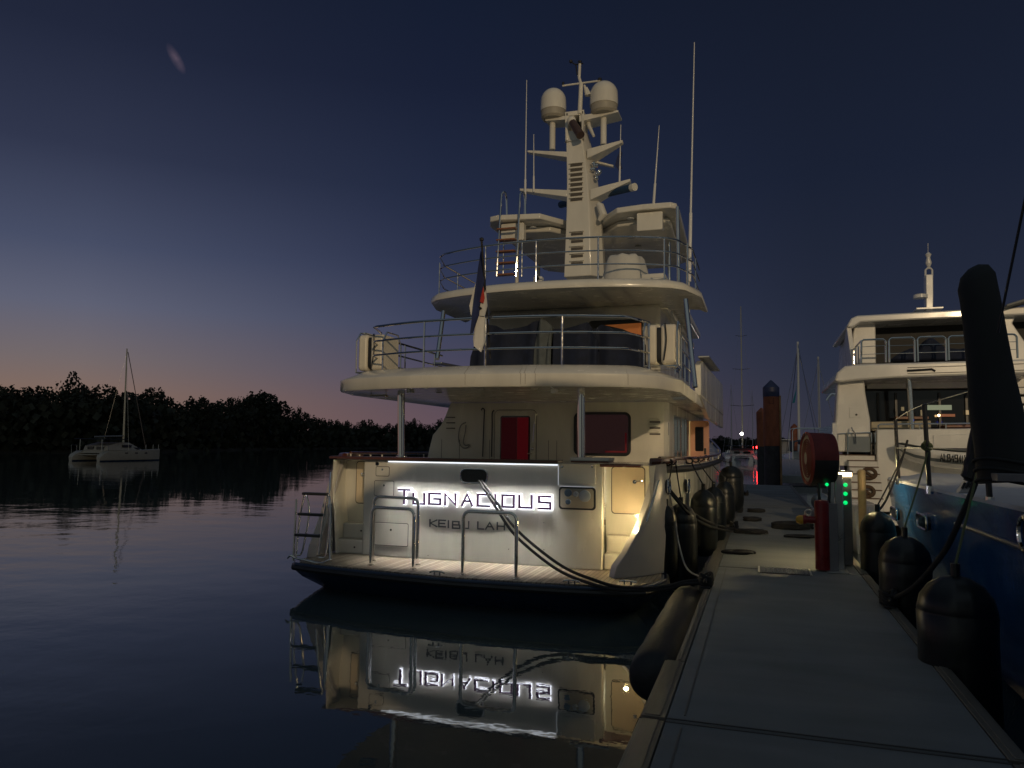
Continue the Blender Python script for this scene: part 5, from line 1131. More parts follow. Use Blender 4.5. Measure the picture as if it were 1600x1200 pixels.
b = B(); A, C = Rp(1519, 650.5, 23.1), Rp(1528, 653, 23.1); box(b, A.x, C.x, 23.05, 23.12, C.z, A.z); obj('blue_light', b, emat('blue_led', (.01, .04, 1), 4), RY)
b = B(); A, C = Rp(1519.5, 654, 23.1), Rp(1523, 659, 23.1); box(b, A.x, C.x, 23.05, 23.12, C.z, A.z); obj('small_lamp', b, emat('warm_small', (1, .6, .3), .7), RY)
p0 = Rp(1425, 671, 23.2); p1 = Rp(1420, 592, 23.2); qtube('pillar', chrome, RY, [p0, p1], .075, 16)
# upper deck slab
sl = [(1308, 582), (1320, 572), (1345, 569), (1640, 560), (1640, 582), (1400, 590), (1340, 594), (1312, 597), (1304, 595)]
b = B(); P0 = [(Rp(a_, c_, 22.6).x, Rp(a_, c_, 22.6).z) for a_, c_ in sl]; prism(b, P0, 'Y', 22.6, 27.5); ud = obj('upper_deck', b, gel2, RY, .05)
b = B(); A = Rp(1424, 579, 22.58); C = Rp(1456, 577, 22.58); tube(b, [A+Vector((-.1, 0, 0)), A, C, C+Vector((.08, 0, -.05))], .03, 8); obj('awning_handle', b, blkp, ud)
b = B(); q0, q1 = Rp(1418, 574.5, 22.59), Rp(1640, 567, 22.59); tube(b, [q0, q1], .008, 5); q0, q1 = Rp(1418, 584, 22.59), Rp(1640, 577, 22.59); tube(b, [q0, q1], .008, 5); pieces('fascia_groove', b, seam, ud)
b = B()
for px, py in ((1475, 589), (1403, 593)): lathe(b, [(.05, 0), (.05, -.02), (.03, -.03)], P(px, py, y=23.6), 12)
pieces('ceiling_light', b, mat('light_lens', (.5, .5, .46), .3), ud)
# side of superstructure going forward
b = B(); rows = [[(2.16, 23.3, 2.3), (2.2, 23.3, 3.6), (2.25, 23.3, 4.5)], [(2.25, 26, 2.3), (2.3, 26, 3.6), (2.45, 26, 4.4)], [(2.6, 30, 2.6), (2.75, 30, 3.7), (3.1, 30, 4.1)], [(3.6, 35, 2.9), (4.0, 35, 3.4), (4.4, 35, 3.6)], [(5.4, 38, 3.2), (5.4, 38, 3.3), (5.4, 38, 3.4)], [(7.2, 35, 2.9), (6.9, 35, 3.4), (6.5, 35, 3.6)], [(8.3, 30, 2.6), (8.1, 30, 3.7), (7.8, 30, 4.1)], [(8.5, 23.3, 2.3), (8.5, 23.3, 3.6), (8.4, 23.3, 4.5)]]
loft(b, rows); loft(b, [[r_[2] for r_ in rows[:4]], [r_[2] for r_ in rows[4:][::-1]]]); obj('superstructure', b, gel2, RY, 0, 50)
# skylounge / enclosed flybridge
plate('flybridge_wall', [(1331, 568), (1333, 520), (1338, 500), (1368, 497), (1369, 568)], 24.8, 29, gel2, RY, .03)
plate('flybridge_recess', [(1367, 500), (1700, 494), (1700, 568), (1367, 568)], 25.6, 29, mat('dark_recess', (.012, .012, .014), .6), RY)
plate('flybridge_roof', [(1323, 510), (1330, 497), (1340, 493), (1500, 484), (1700, 474), (1700, 487), (1500, 496), (1345, 503), (1331, 512)], 24.2, 29, gel2, RY, .04)
plate('flybridge_support', [(1556, 490), (1590, 488), (1582, 505), (1606, 540), (1640, 562), (1552, 566)], 24.6, 24.9, gel2, RY, .03)
b = B(); rows = [[(Rp(1323, 510, 24.3).x, 24.3, Rp(1323, 510, 24.3).z), (Rp(1331, 570, 24.3).x, 24.3, Rp(1331, 570, 24.3).z)], [(2.75, 28, 5.6), (2.7, 28, 4.4)], [(3.7, 31.5, 4.9), (3.7, 31.5, 4.2)]]
solid(b, rows, (.12, 0, 0)); obj('flybridge_side', b, gel2, RY, 0, 50)
# upper rail: a run of rounded frames
fr_ = [(1335, 1384), (1390, 1430), (1434.5, 1479), (1483, 1528), (1566, 1590)]
b0 = [(1335, 567), (1346, 531)]
for i, (xa, xb) in enumerate(fr_):
    y_ = 22.85; yb = 568-(xa-1335)*.035; yt = 530-(xa-1335)*.032
    if i == 0: pts = [Rp(1345.5, 568, y_), Rp(1346, 534, y_), Rp(1349, 531, y_), Rp(1380, 530, y_), Rp(1384, 533, y_), Rp(1384.5, 566, y_)]
    else: A, C = Rp(xa, yb, y_), Rp(xb, yb-1.3, y_); pts = roundU(A, (C.x, C.y, A.z), Rp(xa, yt, y_).z-A.z, .10)
    qtube('rail_frame', chrome, RY, pts, .026, 8)
    for k in (.36, .68):
        A, C = pts[0], pts[-1]; h_ = (Rp(xa, yt, y_).z-Rp(xa, yb, y_).z)*k
        qtube('rail_wire', chrome, RY, [Vector(A)+Vector((0, 0, h_)), Vector(C)+Vector((0, 0, h_))], .009, 6)
qtube('rail_frame', chrome, RY, [Rp(1334, 569, 24.3), Rp(1334, 546, 24.3), Rp(1346, 532, 22.85)], .026, 8)
for px, y_ in ((1337, 24), (1341, 23.4)): qtube('rail_post', chrome, RY, [Rp(px, 569, y_), Rp(px, 541, y_)], .022, 8)
# boat gear under cover on the upper deck
b = B(); ps = [(1392, 562), (1405, 552), (1425, 543), (1437, 548), (1450, 528), (1458, 527), (1478, 543), (1500, 545), (1530, 540), (1560, 562)]
prism(b, [(Rp(a_, c_, 23.6).x, Rp(a_, c_, 23.6).z) for a_, c_ in ps], 'Y', 23.6, 24.4); tag(obj('gear_cover', b, canvas, None, .06), 'black covered deck gear behind the rail frames of the right yacht upper deck', 'cover')
# radar mast
b = B(); rows = []
for px0, px1, py in ((1446, 1457, 486), (1446, 1457.3, 460), (1445.5, 1457, 430)):
    A, C = Rp(px0, py, 25.5), Rp(px1, py, 25.5); rows.append([(A.x, 25.4, A.z), (C.x, 25.4, A.z), (C.x, 25.75, A.z), (A.x, 25.75, A.z)])
loft(b, rows, closed=True, caps=True); rm = obj('radar_mast', b, gel2, RY, .02)
b = B(); tube(b, [Rp(1446, 434, 25.5), Rp(1446, 422, 25.5), Rp(1449, 419, 25.5), Rp(1454, 419, 25.5), Rp(1456.5, 422, 25.5), Rp(1456.5, 434, 25.5)], .03, 8); obj('mast_loop', b, gel2, rm)
b = B(); lathe(b, [(.03, 0), (.06, .05), (.09, .14), (.05, .3), (.06, .33), (.09, .4), (.04, .46)], Rp(1451, 418, 25.5), 14); obj('mast_lamp', b, gel2, rm)
qtube('mast_whip', gel2, rm, [Rp(1450, 400, 25.5), Rp(1450, 380, 25.5)], .008, 6)
b = B(); A = Rp(1438, 464, 25.4); lathe(b, [(.2, -.04), (.2, .06), (.1, .10)], A, 18); obj('radar_scanner', b, gel2, rm)
b = B(); box(b, Rp(1430, 484, 25.5).x, Rp(1472, 484, 25.5).x, 25.3, 25.9, Rp(1430, 485, 25.5).z, Rp(1430, 482.6, 25.5).z); obj('mast_shelf', b, gel2, rm, .005)
# exterior steps at the far right
b = B()
for k in range(9): A = Rp(1580-k*1.5, 605+k*14, 23.6); box(b, A.x, A.x+1.4, 23.5+.0, 24.1, A.z-.20, A.z-.02)
pieces('flybridge_step', b, gel2, RY, .02)
b = B(); A = Rp(1596, 478, 23.8); prism(b, [(A.x-.4, A.z-.03), (A.x+1.5, A.z+.5), (A.x+1.5, A.z+.62), (A.x-.4, A.z+.03)], 'Y', 23.6, 24.6); obj('awning', b, mat('awning_grey', (.2, .21, .2), .6), RY, .01)
# the anchor on its roller, seen past the port side
b = B(); tube(b, spline([P(1308, 618, y=33), P(1300, 616, y=33), P(1294, 622, y=33), P(1292, 626, y=33)], 4), .07, 8); obj('anchor', b, chrome, RY)
for px, py, cy in ((1358, 740, 22.2), (1355, 768, 21.9)):
    A = P(px, py, y=cy); b = B(); tube(b, [A+Vector((.16*math.cos(t_), .02*math.sin(3*t_), .16*math.sin(t_)*.8)) for t_ in [j*math.pi/8 for j in range(16)]], .05, 8, True); tube(b, [A+Vector((-.1, -.02, .05)), A+Vector((.12, -.02, -.1))], .04, 8)
    tag(obj('rope_bundle', b, mat('brown_rope', (.10, .06, .035), .85, bump=.8, bs=150), None, 0, 80), '%s brown rope bundle lying on the stern steps of the right yacht' % ('upper' if py < 750 else 'lower'), 'rope', 'rope bundles on the stern steps')
# the tender on its stern
TD = thing('tender', P(1480, 730, y=21.9), 'small white tender with grey stripe and registration letters, behind the blue boat', 'dinghy')
ty = 21.7; b = B(); rows = []
def tp(px, py, y_): return P(px, py, y=y_)
secs = [(1406, 694, 700, .05), (1415, 695, 713, .35), (1432, 699, 722, .55), (1455, 702.5, 728, .7), (1490, 706, 733, .75), (1530, 709, 736, .75), (1570, 711, 738, .7)]
for px, yt, yb, w_ in secs:
    T_, K_ = tp(px, yt, ty), tp(px, yb, ty); c_ = ty+.75
    rows.append([(T_.x, c_-w_, T_.z), (T_.x, c_-w_*1.06, T_.z*.7+K_.z*.3), (T_.x, c_-w_*.9, T_.z*.3+K_.z*.7), (T_.x, c_-w_*.4, K_.z), (T_.x, c_+w_*.4, K_.z), (T_.x, c_+w_, T_.z*.5+K_.z*.5), (T_.x, c_+w_, T_.z)])
loft(b, rows, closed=True, caps=True); th = obj('hull', b, gel2, TD, 0, 50)
b = B(); r2_ = []
for r_ in rows: 
    m1_ = Vector(r_[1]).lerp(Vector(r_[2]), .50)+Vector((0, -.012, 0)); m2_ = Vector(r_[1]).lerp(Vector(r_[2]), 1.0)+Vector((0, -.012, 0)); r2_.append([m1_, m2_])
solid(b, r2_, (0, .02, 0)); obj('stripe', b, mat('grey_stripe', (.12, .14, .15), .4), th)
b = B(); solid(b, [[Vector(r_[0])+Vector((0, .02, .03)) for r_ in rows[1:]], [Vector(r_[6])+Vector((0, -.02, .03)) for r_ in rows[1:]]], (0, 0, .03)); obj('cover', b, mat('grey_canvas', (.10, .115, .12), .85), TD)
b = B(); A = tp(1512, 706, ty+.4); box(b, A.x-.5, A.x+.5, ty+.2, ty+.9, A.z, A.z+.09); obj('seat', b, blkp, TD, .02)
A = tp(1469, 720.3, ty-.12); C = tp(1509, 722.8, ty-.12); wd = (C.x-A.x)/7
b = B()
for k, ch in enumerate('ALB494N'):
    z0 = A.z+(C.z-A.z)*k/6
    strokes(b, ch, A.x+k*wd, z0, wd*.66, .175, .024, lambda u, w, d: (u, ty-.16-d, w), 0, .012)
obj('registration', b, mat('matt_black', (.004, .004, .004), .95), TD, flat=True)
# ================================================================== FAR BOATS
def local_thing(name, loc, rz, label, cat, group=None):
    t_ = thing(name, (0, 0, 0), label, cat, group); return t_, loc, rz
def place(t_, loc, rz): t_.location = loc; t_.rotation_euler = (0, 0, rz)
def cat_boat(label, loc, rz, mast_h, lights=False, rake=.0, hullm=gel2):
    t_ = thing('catamaran', (0, 0, 0), label, 'catamaran')
    for s_ in (-1, 1):
        b = B(); rows = []
        for y_, w, zt in ((-5.2, .30, .45), (-4.9, .42, .75), (-3.9, .5, 1.15), (-1, .56, 1.2), (2, .5, 1.25), (4.3, .25, 1.35), (5.2, .03, 1.4)):
            rows.append([(s_*2.15-w, y_, zt), (s_*2.15-w*.95, y_, .35), (s_*2.15-w*.4, y_, -.25), (s_*2.15+w*.4, y_, -.25), (s_*2.15+w*.95, y_, .35), (s_*2.15+w, y_, zt)])
        loft(b, rows, closed=True, caps=True); h_ = obj('hull', b, hullm, t_, 0, 45)
        b = B()
        for k in range(3): box(b, s_*2.15-.3, s_*2.15+.3, -5.15+.3*k, -4.85+.3*k, .42+.22*k, .46+.22*k)
        pieces('step', b, hullm, h_)
        b = B(); r2_ = [[(q[0]*1.0+(.012 if q[0] > s_*2.15 else -.012), q[1], min(q[2], .12)) for q in (r_[1:5])] for r_ in rows]; loft(b, r2_); obj('boot_stripe', b, navy, h_)
        b = B()
        for y_ in (-1.5, .2, 1.9): box(b, s_*2.15+s_*.54, s_*2.15+s_*.565, y_, y_+.45, .85, .97)
        pieces('port_light', b, glass, h_)
    b = B(); box(b, -1.7, 1.7, -3.9, 2.4, .85, 1.2); obj('bridge_deck', b, hullm, t_, .05)
    b = B(); tube(b, [(-1.7, -4.3, .95), (1.7, -4.3, .95)], .06, 8); tube(b, [(-1.7, -4.5, .72), (1.7, -4.5, .72)], .05, 8); pieces('cross_bar', b, hullm, t_)
    b = B(); rows = [[(-1.9, -3.6, 1.2), (-1.8, -3.4, 1.75), (1.8, -3.4, 1.75), (1.9, -3.6, 1.2)], [(-2, -1.5, 1.2), (-1.75, -1.4, 2.15), (1.75, -1.4, 2.15), (2, -1.5, 1.2)], [(-2, 1, 1.2), (-1.6, .4, 2.1), (1.6, .4, 2.1), (2, 1, 1.2)], [(-1.5, 3.0, 1.2), (-1.3, 2.2, 1.45), (1.3, 2.2, 1.45), (1.5, 3.0, 1.2)]]
    loft(b, rows, closed=True, caps=True); cb = obj('cabin', b, hullm, t_, .05)
    b = B(); box(b, 1.72, 1.99, -1.2, .3, 1.55, 1.85); box(b, 1.58, 1.86, .8, 2.0, 1.35, 1.55); box(b, -1.2, -.3, -3.62, -3.4, 1.3, 1.65); box(b, .2, 1.3, -3.62, -3.4, 1.3, 1.65); pieces('window', b, glass, cb)
    b = B(); prism(b, [(-2.4, -4.6), (2.4, -4.6), (2.2, -.6), (-2.2, -.6)], 'Z', 2.45, 2.55); obj('awning', b, canvas, t_, .03)
    for x_ in (-1.7, 1.7): qtube('awning_post', chrome, t_, [(x_, -4.3, 1.2), (x_, -4.3, 2.46)], .03, 6)
    b = B(); tube(b, [(0, 1.0, 1.4), (0, 1.0-rake, mast_h)], [.13, .08], 10); obj('mast', b, mat('pale_mast', (.62, .56, .42), .35, .2), t_)
    b = B(); tube(b, [(0, .9, 2.9), (0, -3.8, 2.75)], .09, 8); obj('boom', b, mat('sail_cover', (.16, .18, .22), .8), t_)
    b = B(); tube(b, [(0, .95, mast_h-.4), (0, 5.0, 1.5)], .05, 6); obj('furled_jib', b, mat('jib', (.16, .13, .12), .8), t_)
    for s_ in (-1, 1):
        b = B(); tube(b, [(0, 1.0-rake, mast_h-.5), (s_*2.2, -.4, 1.2)], .012, 4); obj('shroud', b, alu, t_)
        b = B(); tube(b, [(s_*2.45, -4.8, .8), (s_*2.45, -4.9, 1.8), (s_*2.45, -4.1, 1.8), (s_*2.45, -4.0, 1.2)], .025, 6); obj('push_pit', b, chrome, t_)
        b = B()
        for y_ in (2.5, 3.8, 4.8): tube(b, [(s_*2.3, y_, 1.3), (s_*2.3, y_, 1.9)], .02, 6)
        pieces('stanchion', b, chrome, t_)
    if lights:
        b = B(); bmesh.ops.create_uvsphere(b, u_segments=8, v_segments=6, radius=.22, matrix=Matrix.Translation((0, -4.3, 4.4))); obj('deck_lamp', b, emat('far_white', (1, .95, .9), 26), t_)
        b = B(); bmesh.ops.create_uvsphere(b, u_segments=8, v_segments=6, radius=.20, matrix=Matrix.Translation((2.3, -4.6, 2.3))); obj('red_lamp', b, emat('far_red', (1, .02, .02), 22), t_)
        b = B()
        for z_, w_ in ((9, 1.9), (15, 1.4), (20.5, .9)): tube(b, [(-w_, .8, z_+.15), (0, 1-rake, z_), (w_, .8, z_+.15)], .04, 5)
        pieces('spreader', b, blkp, t_)
    place(t_, loc, rz); return t_
dimhull = mat('darker_hull', (.36, .35, .32), .45, var=.12)  # darker version of the white hull for the left catamaran
az0 = R(45.6); d0 = 93
cat_boat('small white catamaran anchored alone on the dark river at the far left', (-math.sin(az0)*d0, math.cos(az0)*d0, 0), R(2), 13.4, rake=.25, hullm=dimhull).scale = (.83, .83, .92)
p = P(1160, 700, y=128)
fc = cat_boat('far catamaran with very tall mast and red lamp, left of the orange piles', (p.x, 128, 0), R(0), 25.5, True, hullm=mat('far_hull', (.34, .35, .38), .4))
fc.scale = (1.0, 1, 1)
lamp('deck_lamp_light', 'POINT', (p.x, 122, 4.6), 60, (1, .95, .88), .2)
def sloop(label, px, y_, mpy, deckz=1.3, ln=11, rz=0, mastm=None, jib=None, dodger=True, mr=.10):
    x_ = P(px, 690, y=y_).x; hm = P(px, mpy, y=y_).z
    t_ = thing('sailboat', (0, 0, 0), label, 'sailboat', 'sailboats beyond the dock end')
    b = B(); rows = []
    for yy, w, zt in ((-ln*.5, .9, deckz), (-ln*.3, 1.5, deckz), (0, 1.75, deckz), (ln*.3, 1.1, deckz+.15), (ln*.5, .04, deckz+.3)):
        rows.append([(-w, yy, zt), (-w*.95, yy, .5), (-w*.4, yy, -.3), (w*.4, yy, -.3), (w*.95, yy, .5), (w, yy, zt)])
    loft(b, rows, closed=True, caps=True); obj('hull', b, gel2, t_, 0, 45)
    b = B(); rows = [[(-.9, -1.5, deckz), (-.8, -1.4, deckz+.5), (.8, -1.4, deckz+.5), (.9, -1.5, deckz)], [(-.8, 3, deckz), (-.6, 2.6, deckz+.3), (.6, 2.6, deckz+.3), (.8, 3, deckz)]]
    loft(b, rows, closed=True, caps=True); obj('cabin', b, gel2, t_, .04)
    b = B(); tube(b, [(0, .8, deckz), (0, .6, hm)], [mr, mr*.7], 10); obj('mast', b, mastm or mat('white_mast', (.6, .6, .58), .35, .2), t_)
    b = B(); tube(b, [(0, .7, deckz+1.1), (0, -3.9, deckz+1.0)], .12, 8); obj('boom', b, canvas, t_)
    for s_ in (-1, 1):
        b = B(); tube(b, [(0, .7, hm*.95), (s_*1.6, .3, deckz)], .02, 4); obj('shroud', b, alu, t_)
    b = B(); tube(b, [(0, .6, hm*.97), (0, ln*.48, deckz+.3)], .02, 4); tube(b, [(0, .6, hm*.99), (0, -ln*.48, deckz)], .02, 4); pieces('stay', b, alu, t_)
    if dodger:
        b = B(); rows = [[(-1.2*c_, yy, deckz+.5+.75*s2) for c_, s2 in ((1, 0), (.9, .8), (.4, 1), (-.4, 1), (-.9, .8), (-1, 0))] for yy in (-3.6, -1.6)]; solid(b, rows, (0, 0, .04)); obj('dodger', b, canvasg, t_)
        b = B()
        for yy in (-4.6, -3.4): tube(b, roundU((-1.4, yy, deckz), (1.4, yy, deckz), 2.0, .3), .025, 6)
        pieces('pulpit', b, chrome, t_)
    place(t_, (x_, y_, 0), rz); return t_
lit = mat('lit_mast', (.72, .72, .68), .3, .2)
sl1 = sloop('nearer white sailboat whose bright mast rises just left of the right yacht', 1252, 56, 532, 1.5, 12, R(8), lit)
sloop('sailboat with the slimmer mast against the edge of the right yacht', 1281, 62, 556, 1.6, 12, R(-4))
sloop('distant sailboat with a thin dark mast between the big yacht bow and the tall mast', 1143, 150, 600, 1.2, 10, 0, alu, mr=.07, dodger=False)
sloop('distant sailboat with a thin dark mast right of the tall catamaran mast', 1176, 165, 610, 1.2, 10, 0, alu, mr=.07, dodger=False)
# slanting backstays and the teal pennant
b = B(); ps = [P(*q, y=55.5) for q in ((1245, 597), (1243.5, 610), (1240, 622), (1238, 630), (1242, 629), (1244, 615))]; A = [b.verts.new(q) for q in ps]; C = [b.verts.new(q+Vector((0, .1, 0))) for q in ps]; b.faces.new(A); b.faces.new(C[::-1])
for i in range(len(A)): b.faces.new((A[i], A[(i+1) % len(A)], C[(i+1) % len(A)], C[i]))
tag(obj('pennant', b, mat('teal_cloth', (.01, .16, .24), .8), None, 0, 20), 'narrow teal pennant hanging left of the bright sailboat mast', 'flag')
b = B(); tube(b, [P(1249, 560, y=55.5), P(1217, 672, y=52)], .025, 5); tube(b, [P(1250, 585, y=55.5), P(1224, 672, y=52)], .025, 5)
b.free()
qtube('stay', alu, sl1, [(-.1, .6, 9.6), (-1.9, -5.6, 1.6)], .03, 5); qtube('stay', alu, sl1, [(-.1, .6, 8.4), (-1.2, -5.8, 1.6)], .03, 5)
# cabin boat beyond the piles with round red floats
CB = thing('cabin_cruiser', (P(1226, 700, y=74).x, 74, 0), 'boxy white cabin boat with red floats on its stern, right of the tallest pile', 'boat')
cx_ = CB.location.x
b = B(); rows = [[(cx_-1.6, 71, 1.0), (cx_-1.4, 71, -.2), (cx_+1.4, 71, -.2), (cx_+1.6, 71, 1.0)], [(cx_-1.7, 75, 1.1), (cx_-1.5, 75, -.2), (cx_+1.5, 75, -.2), (cx_+1.7, 75, 1.1)], [(cx_-.1, 80, 1.5), (cx_-.05, 80, 0), (cx_+.05, 80, 0), (cx_+.1, 80, 1.5)]]
loft(b, rows, closed=True, caps=True); obj('hull', b, gel2, CB)
b = B(); box(b, cx_-1.3, cx_+1.3, 72.5, 76.5, 1.0, 2.9); cbn = obj('cabin', b, mat('far_hull', (.34, .35, .38), .4), CB, .08)
b = B(); box(b, cx_-1.55, cx_+1.55, 71.4, 76.8, 2.92, 3.0); obj('cabin_roof', b, gel2, cbn, .02)
for dx, dz in ((-.55, 1.35), (.5, 1.55)):
    b = B(); bmesh.ops.create_uvsphere(b, u_segments=14, v_segments=10, radius=.36, matrix=Matrix.Translation((cx_+dx, 70.8, dz))); obj('float', b, mat('red_float', (.6, .05, .03), .5), CB)
# finger pontoon behind with a few lights
b = B(); box(b, .2, 6, 49.0, 50.6, .1, .55); struct(obj('pontoon', b, conc, None, .02))
# ================================================================== FAR BANK TREES
leafm = bpy.data.materials.new('foliage'); leafm.use_nodes = True; T = leafm.node_tree; pb = T.nodes['Principled BSDF']; pb.inputs['Roughness'].default_value = .7
t = T.nodes.new('ShaderNodeTexCoord'); cr = T.nodes.new('ShaderNodeValToRGB'); cr.color_ramp.elements[0].position = .35; cr.color_ramp.elements[0].color = (.006, .010, .005, 1); cr.color_ramp.elements[1].position = .65; cr.color_ramp.elements[1].color = (.022, .028, .014, 1)
T.links.new(wn(.8, 3, (1, 1, 1)), cr.inputs[0]); T.links.new(cr.outputs[0], pb.inputs['Base Color'])
bark = mat('bark', (.06, .05, .04), .9, var=.4, vs=3)
def crown_mesh(seed, n=900, w=.5, hgt=.62, tall=0):
    random.seed(seed); b = B(); cl = []
    for k in range(13):
        a_ = random.uniform(0, 2*math.pi); r_ = random.uniform(0, w*.75)
        cl.append((Vector((r_*math.cos(a_), r_*math.sin(a_), 1-hgt*.5+random.uniform(-.5, .42)*hgt*.8*(1-r_/w*.4)-.04)), random.uniform(.10, .21)))
    cl.append((Vector((random.uniform(-.1, .1), 0, .90)), .10))
    for k in range(n):
        c_, r_ = random.choice(cl); d_ = Vector((random.gauss(0, 1), random.gauss(0, 1), random.gauss(0, .8))).normalized()*r_*random.uniform(.5, 1.08)**.7
        p_ = c_+d_; s_ = random.uniform(.018, .036)
        n_ = Vector((random.gauss(0, 1), random.gauss(0, 1), random.gauss(0, 1))).normalized(); u, w_ = frame(n_)
        b.faces.new([b.verts.new(p_+u*s_*x_+w_*s_*y_*.8) for x_, y_ in ((-1, -.4), (.2, -1), (1, .3), (-.1, 1))])
    me = bpy.data.meshes.new('crown'); b.to_mesh(me); b.free(); me.materials.append(leafm); return me
def trunk_mesh(seed):
    random.seed(seed+50); b = B(); tube(b, [(0, 0, -.05), (.01, 0, .25), (random.uniform(-.04, .04), 0, .62)], [.03, .022, .012], 7)
    for k in range(4):
        a_ = random.uniform(0, 6.28); tube(b, [(0, 0, .25+.08*k), (.2*math.cos(a_), .2*math.sin(a_), .52+.08*k)], [.012, .005], 5)
    me = bpy.data.meshes.new('trunk'); b.to_mesh(me); b.free(); me.materials.append(bark); return me
CRM = [crown_mesh(i) for i in range(7)]; TRM = [trunk_mesh(i) for i in range(7)]
sky_ = [(-90, 600), (0, 600), (50, 602), (85, 603), (130, 600), (150, 604), (200, 603), (240, 606), (258, 612), (272, 624), (286, 634), (298, 622), (315, 618), (330, 630), (345, 624), (362, 622), (380, 615), (402, 611), (422, 617), (434, 630), (442, 648), (453, 648), (465, 635), (480, 645), (500, 652), (522, 649), (545, 657), (560, 661), (581, 651), (592, 662), (612, 660), (633, 653), (652, 655), (672, 661), (684, 655), (700, 655), (720, 662), (760, 664), (900, 672), (1100, 682), (1300, 688), (1340, 690)]
def top_at(px):
    for (a_, c_), (d_, e_) in zip(sky_, sky_[1:]):
        if a_ <= px <= d_: return c_+(e_-c_)*(px-a_)/(d_-a_)
    return 690
random.seed(11)
def tree_at(px, back, label, wf=1.0, topj=0, group='trees lining the far bank', wpx=None):
    d_ = P(px, 690, y=100)-Vector((0, 0, H)); a_ = math.degrees(math.atan2(-d_.x, d_.y)); s_, dist = shore(a_); dist += back
    pos = Vector((-math.sin(R(a_))*dist, math.cos(R(a_))*dist, .6)); py = top_at(px)+topj
    hh = P(px, py, y=pos.y).z-.6; w = hh*wf if wpx is None else wpx*dist/1180
    i = random.randrange(7); t_ = thing('bank_tree', pos, label, 'tree', group); t_.rotation_euler = (0, 0, random.uniform(0, 6.28)); t_.scale = (w, w, hh)
    for me, n_ in ((CRM[i], 'crown'), (TRM[i], 'trunk')): o = bpy.data.objects.new(n_, me); col.objects.link(o); o.parent = t_
    return t_
def lab(px):
    for lim, s_ in ((60, 'dark tree in the treeline at the far left edge, left of the single taller tree'), (150, 'dark tree in the treeline between the taller tree and the catamaran mast'), (205, 'dark tree in the treeline directly behind the catamaran mast'), (275, 'dark tree in the level treeline just right of the catamaran mast'),
                    (350, 'dark tree in the dip of the treeline right of the catamaran'), (440, 'dark tree crowding round the broad full-crowned tree of the treeline'), (540, 'lower dark tree in the treeline just right of the broad full-crowned tree'), (620, 'low dark tree in the treeline left of the big yacht boarding ladder corner'), (700, 'low dark tree seen under the overhang of the big yacht, beside the left pillar'), (1105, 'dark tree in the treeline hidden mostly by the big yacht'),
                    (1182, 'very distant low tree on the horizon behind the far catamaran'), (1235, 'very distant low tree on the horizon between the piles'), (9999, 'very distant low tree on the horizon behind the sailboats')):
        if px < lim: return s_
px = -70
while px < 270:
    tree_at(px, random.uniform(2, 14), lab(px), random.uniform(.75, 1.2), random.uniform(-2, 9)); px += random.uniform(14, 22)
while px < 760:
    tree_at(px, random.uniform(2, 16), lab(px), random.uniform(.65, 1.05), random.uniform(-3, 7)); px += random.uniform(10, 17)
while px < 1340:
    if px > 1110: tree_at(px, random.uniform(2, 40), lab(px), random.uniform(1.2, 1.9), random.uniform(-3, 2)); px += random.uniform(9, 16)
    else: px += 20
tree_at(108, 6, 'single taller tree standing above the treeline, left of the catamaran mast', wpx=62, topj=-22)
tree_at(402, 3, 'broad full-crowned tree, the highest point between catamaran and big yacht', wpx=70, topj=-2)
tree_at(312, 3, 'open-crowned tree in the dip right of the catamaran, sky showing through it', wpx=44, topj=-1)
tree_at(465, 3, 'lone rounded tree just right of the broadest tree', wpx=30, topj=-1)
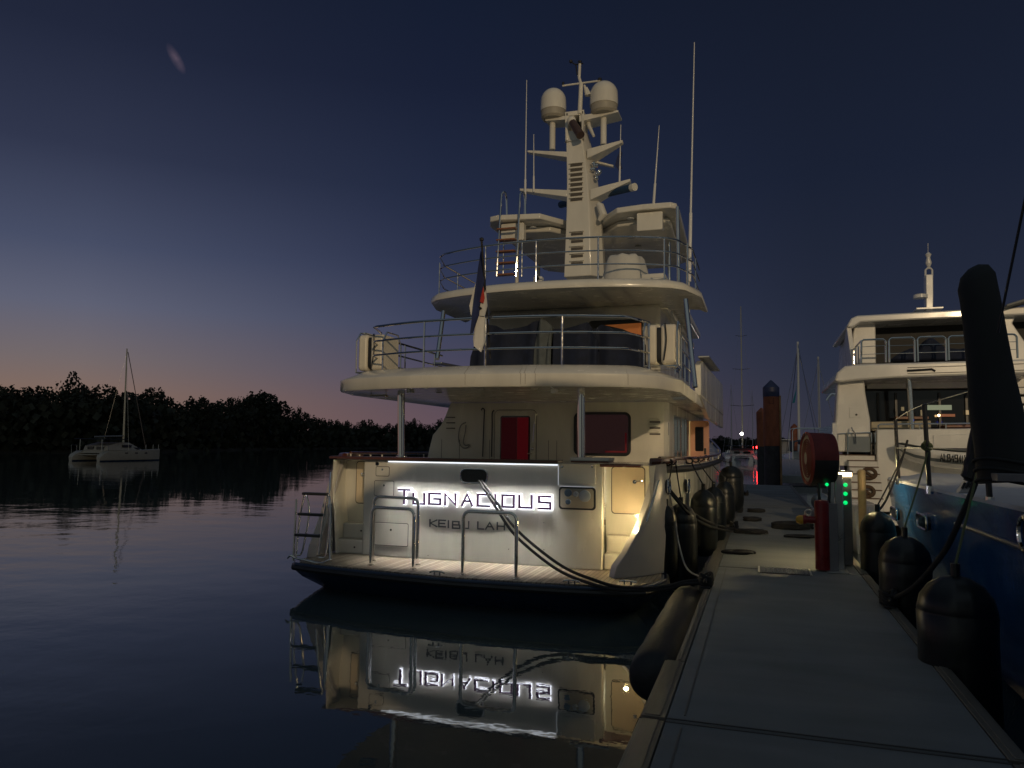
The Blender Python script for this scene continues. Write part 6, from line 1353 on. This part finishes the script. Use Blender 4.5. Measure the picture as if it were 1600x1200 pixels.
# mangrove thicket under the trees: one mass
random.seed(5); b = B()
for px in range(-110, 1345, 3):
    if 780 < px < 1105: continue
    d_ = P(px, 690, y=100)-Vector((0, 0, H)); a_ = math.degrees(math.atan2(-d_.x, d_.y)); s_, dist = shore(a_)
    hh0 = max(1.5, P(px, top_at(px), y=math.cos(R(a_))*dist).z*.70)
    for k in range(16):
        dd = dist+random.uniform(-2.5, 7); z_ = random.random()**.8*hh0+.1; q = Vector((-math.sin(R(a_))*dd, math.cos(R(a_))*dd, z_))+Vector((random.uniform(-1, 1), random.uniform(-1, 1), 0))
        s2 = random.uniform(.5, 1.0)*dist/260+.25; n_ = Vector((random.gauss(0, 1), random.gauss(0, 1), random.gauss(0, .6))).normalized(); u, w_ = frame(n_)
        b.faces.new([b.verts.new(q+u*s2*x_+w_*s2*y_) for x_, y_ in ((-1, -.4), (.2, -1), (1, .3), (-.1, 1))])
me = bpy.data.meshes.new('mangrove_thicket'); b.to_mesh(me); b.free(); me.materials.append(leafm); o = bpy.data.objects.new('mangrove_thicket', me); col.objects.link(o)
tag(o, 'dense dark mangrove growth along the waterline of the far bank', 'undergrowth', kind='stuff')
# a solid bank of deeper wood behind, so no sky shows low down
b = B(); rows = []
for a_ in azs:
    s_, dist = shore(a_); q = s_.normalized()*(dist+10); pxx = None
    lo = [(q.x, q.y, 0)]; dd = Vector((q.x, q.y, 0)); v_ = (CM.to_3x3().transposed() @ Vector((q.x, q.y, -H))); pxx = 800+F*v_.x/-v_.z if v_.z < 0 else -100
    hh = max(1.5, P(max(-90, min(1340, pxx)), top_at(max(-90, min(1340, pxx)))+9, y=max(20, q.y)).z*.70) if abs(pxx) < 2500 else 6
    o_ = q.normalized(); rows.append([q+Vector((0, 0, 0)), q+o_*2+Vector((0, 0, hh*(.75+.2*noise.noise(Vector((a_*1.3, 0, 0)))))), q+o_*9+Vector((0, 0, hh*(.85+.2*noise.noise(Vector((a_*1.9, 3, 0)))))), q+o_*40+Vector((0, 0, 1))])
loft(b, rows); o = obj('deep_wood', b, leafm, None, 0, 180); tag(o, 'unlit deeper wood filling the far bank below the tree tops', 'wood', kind='stuff')
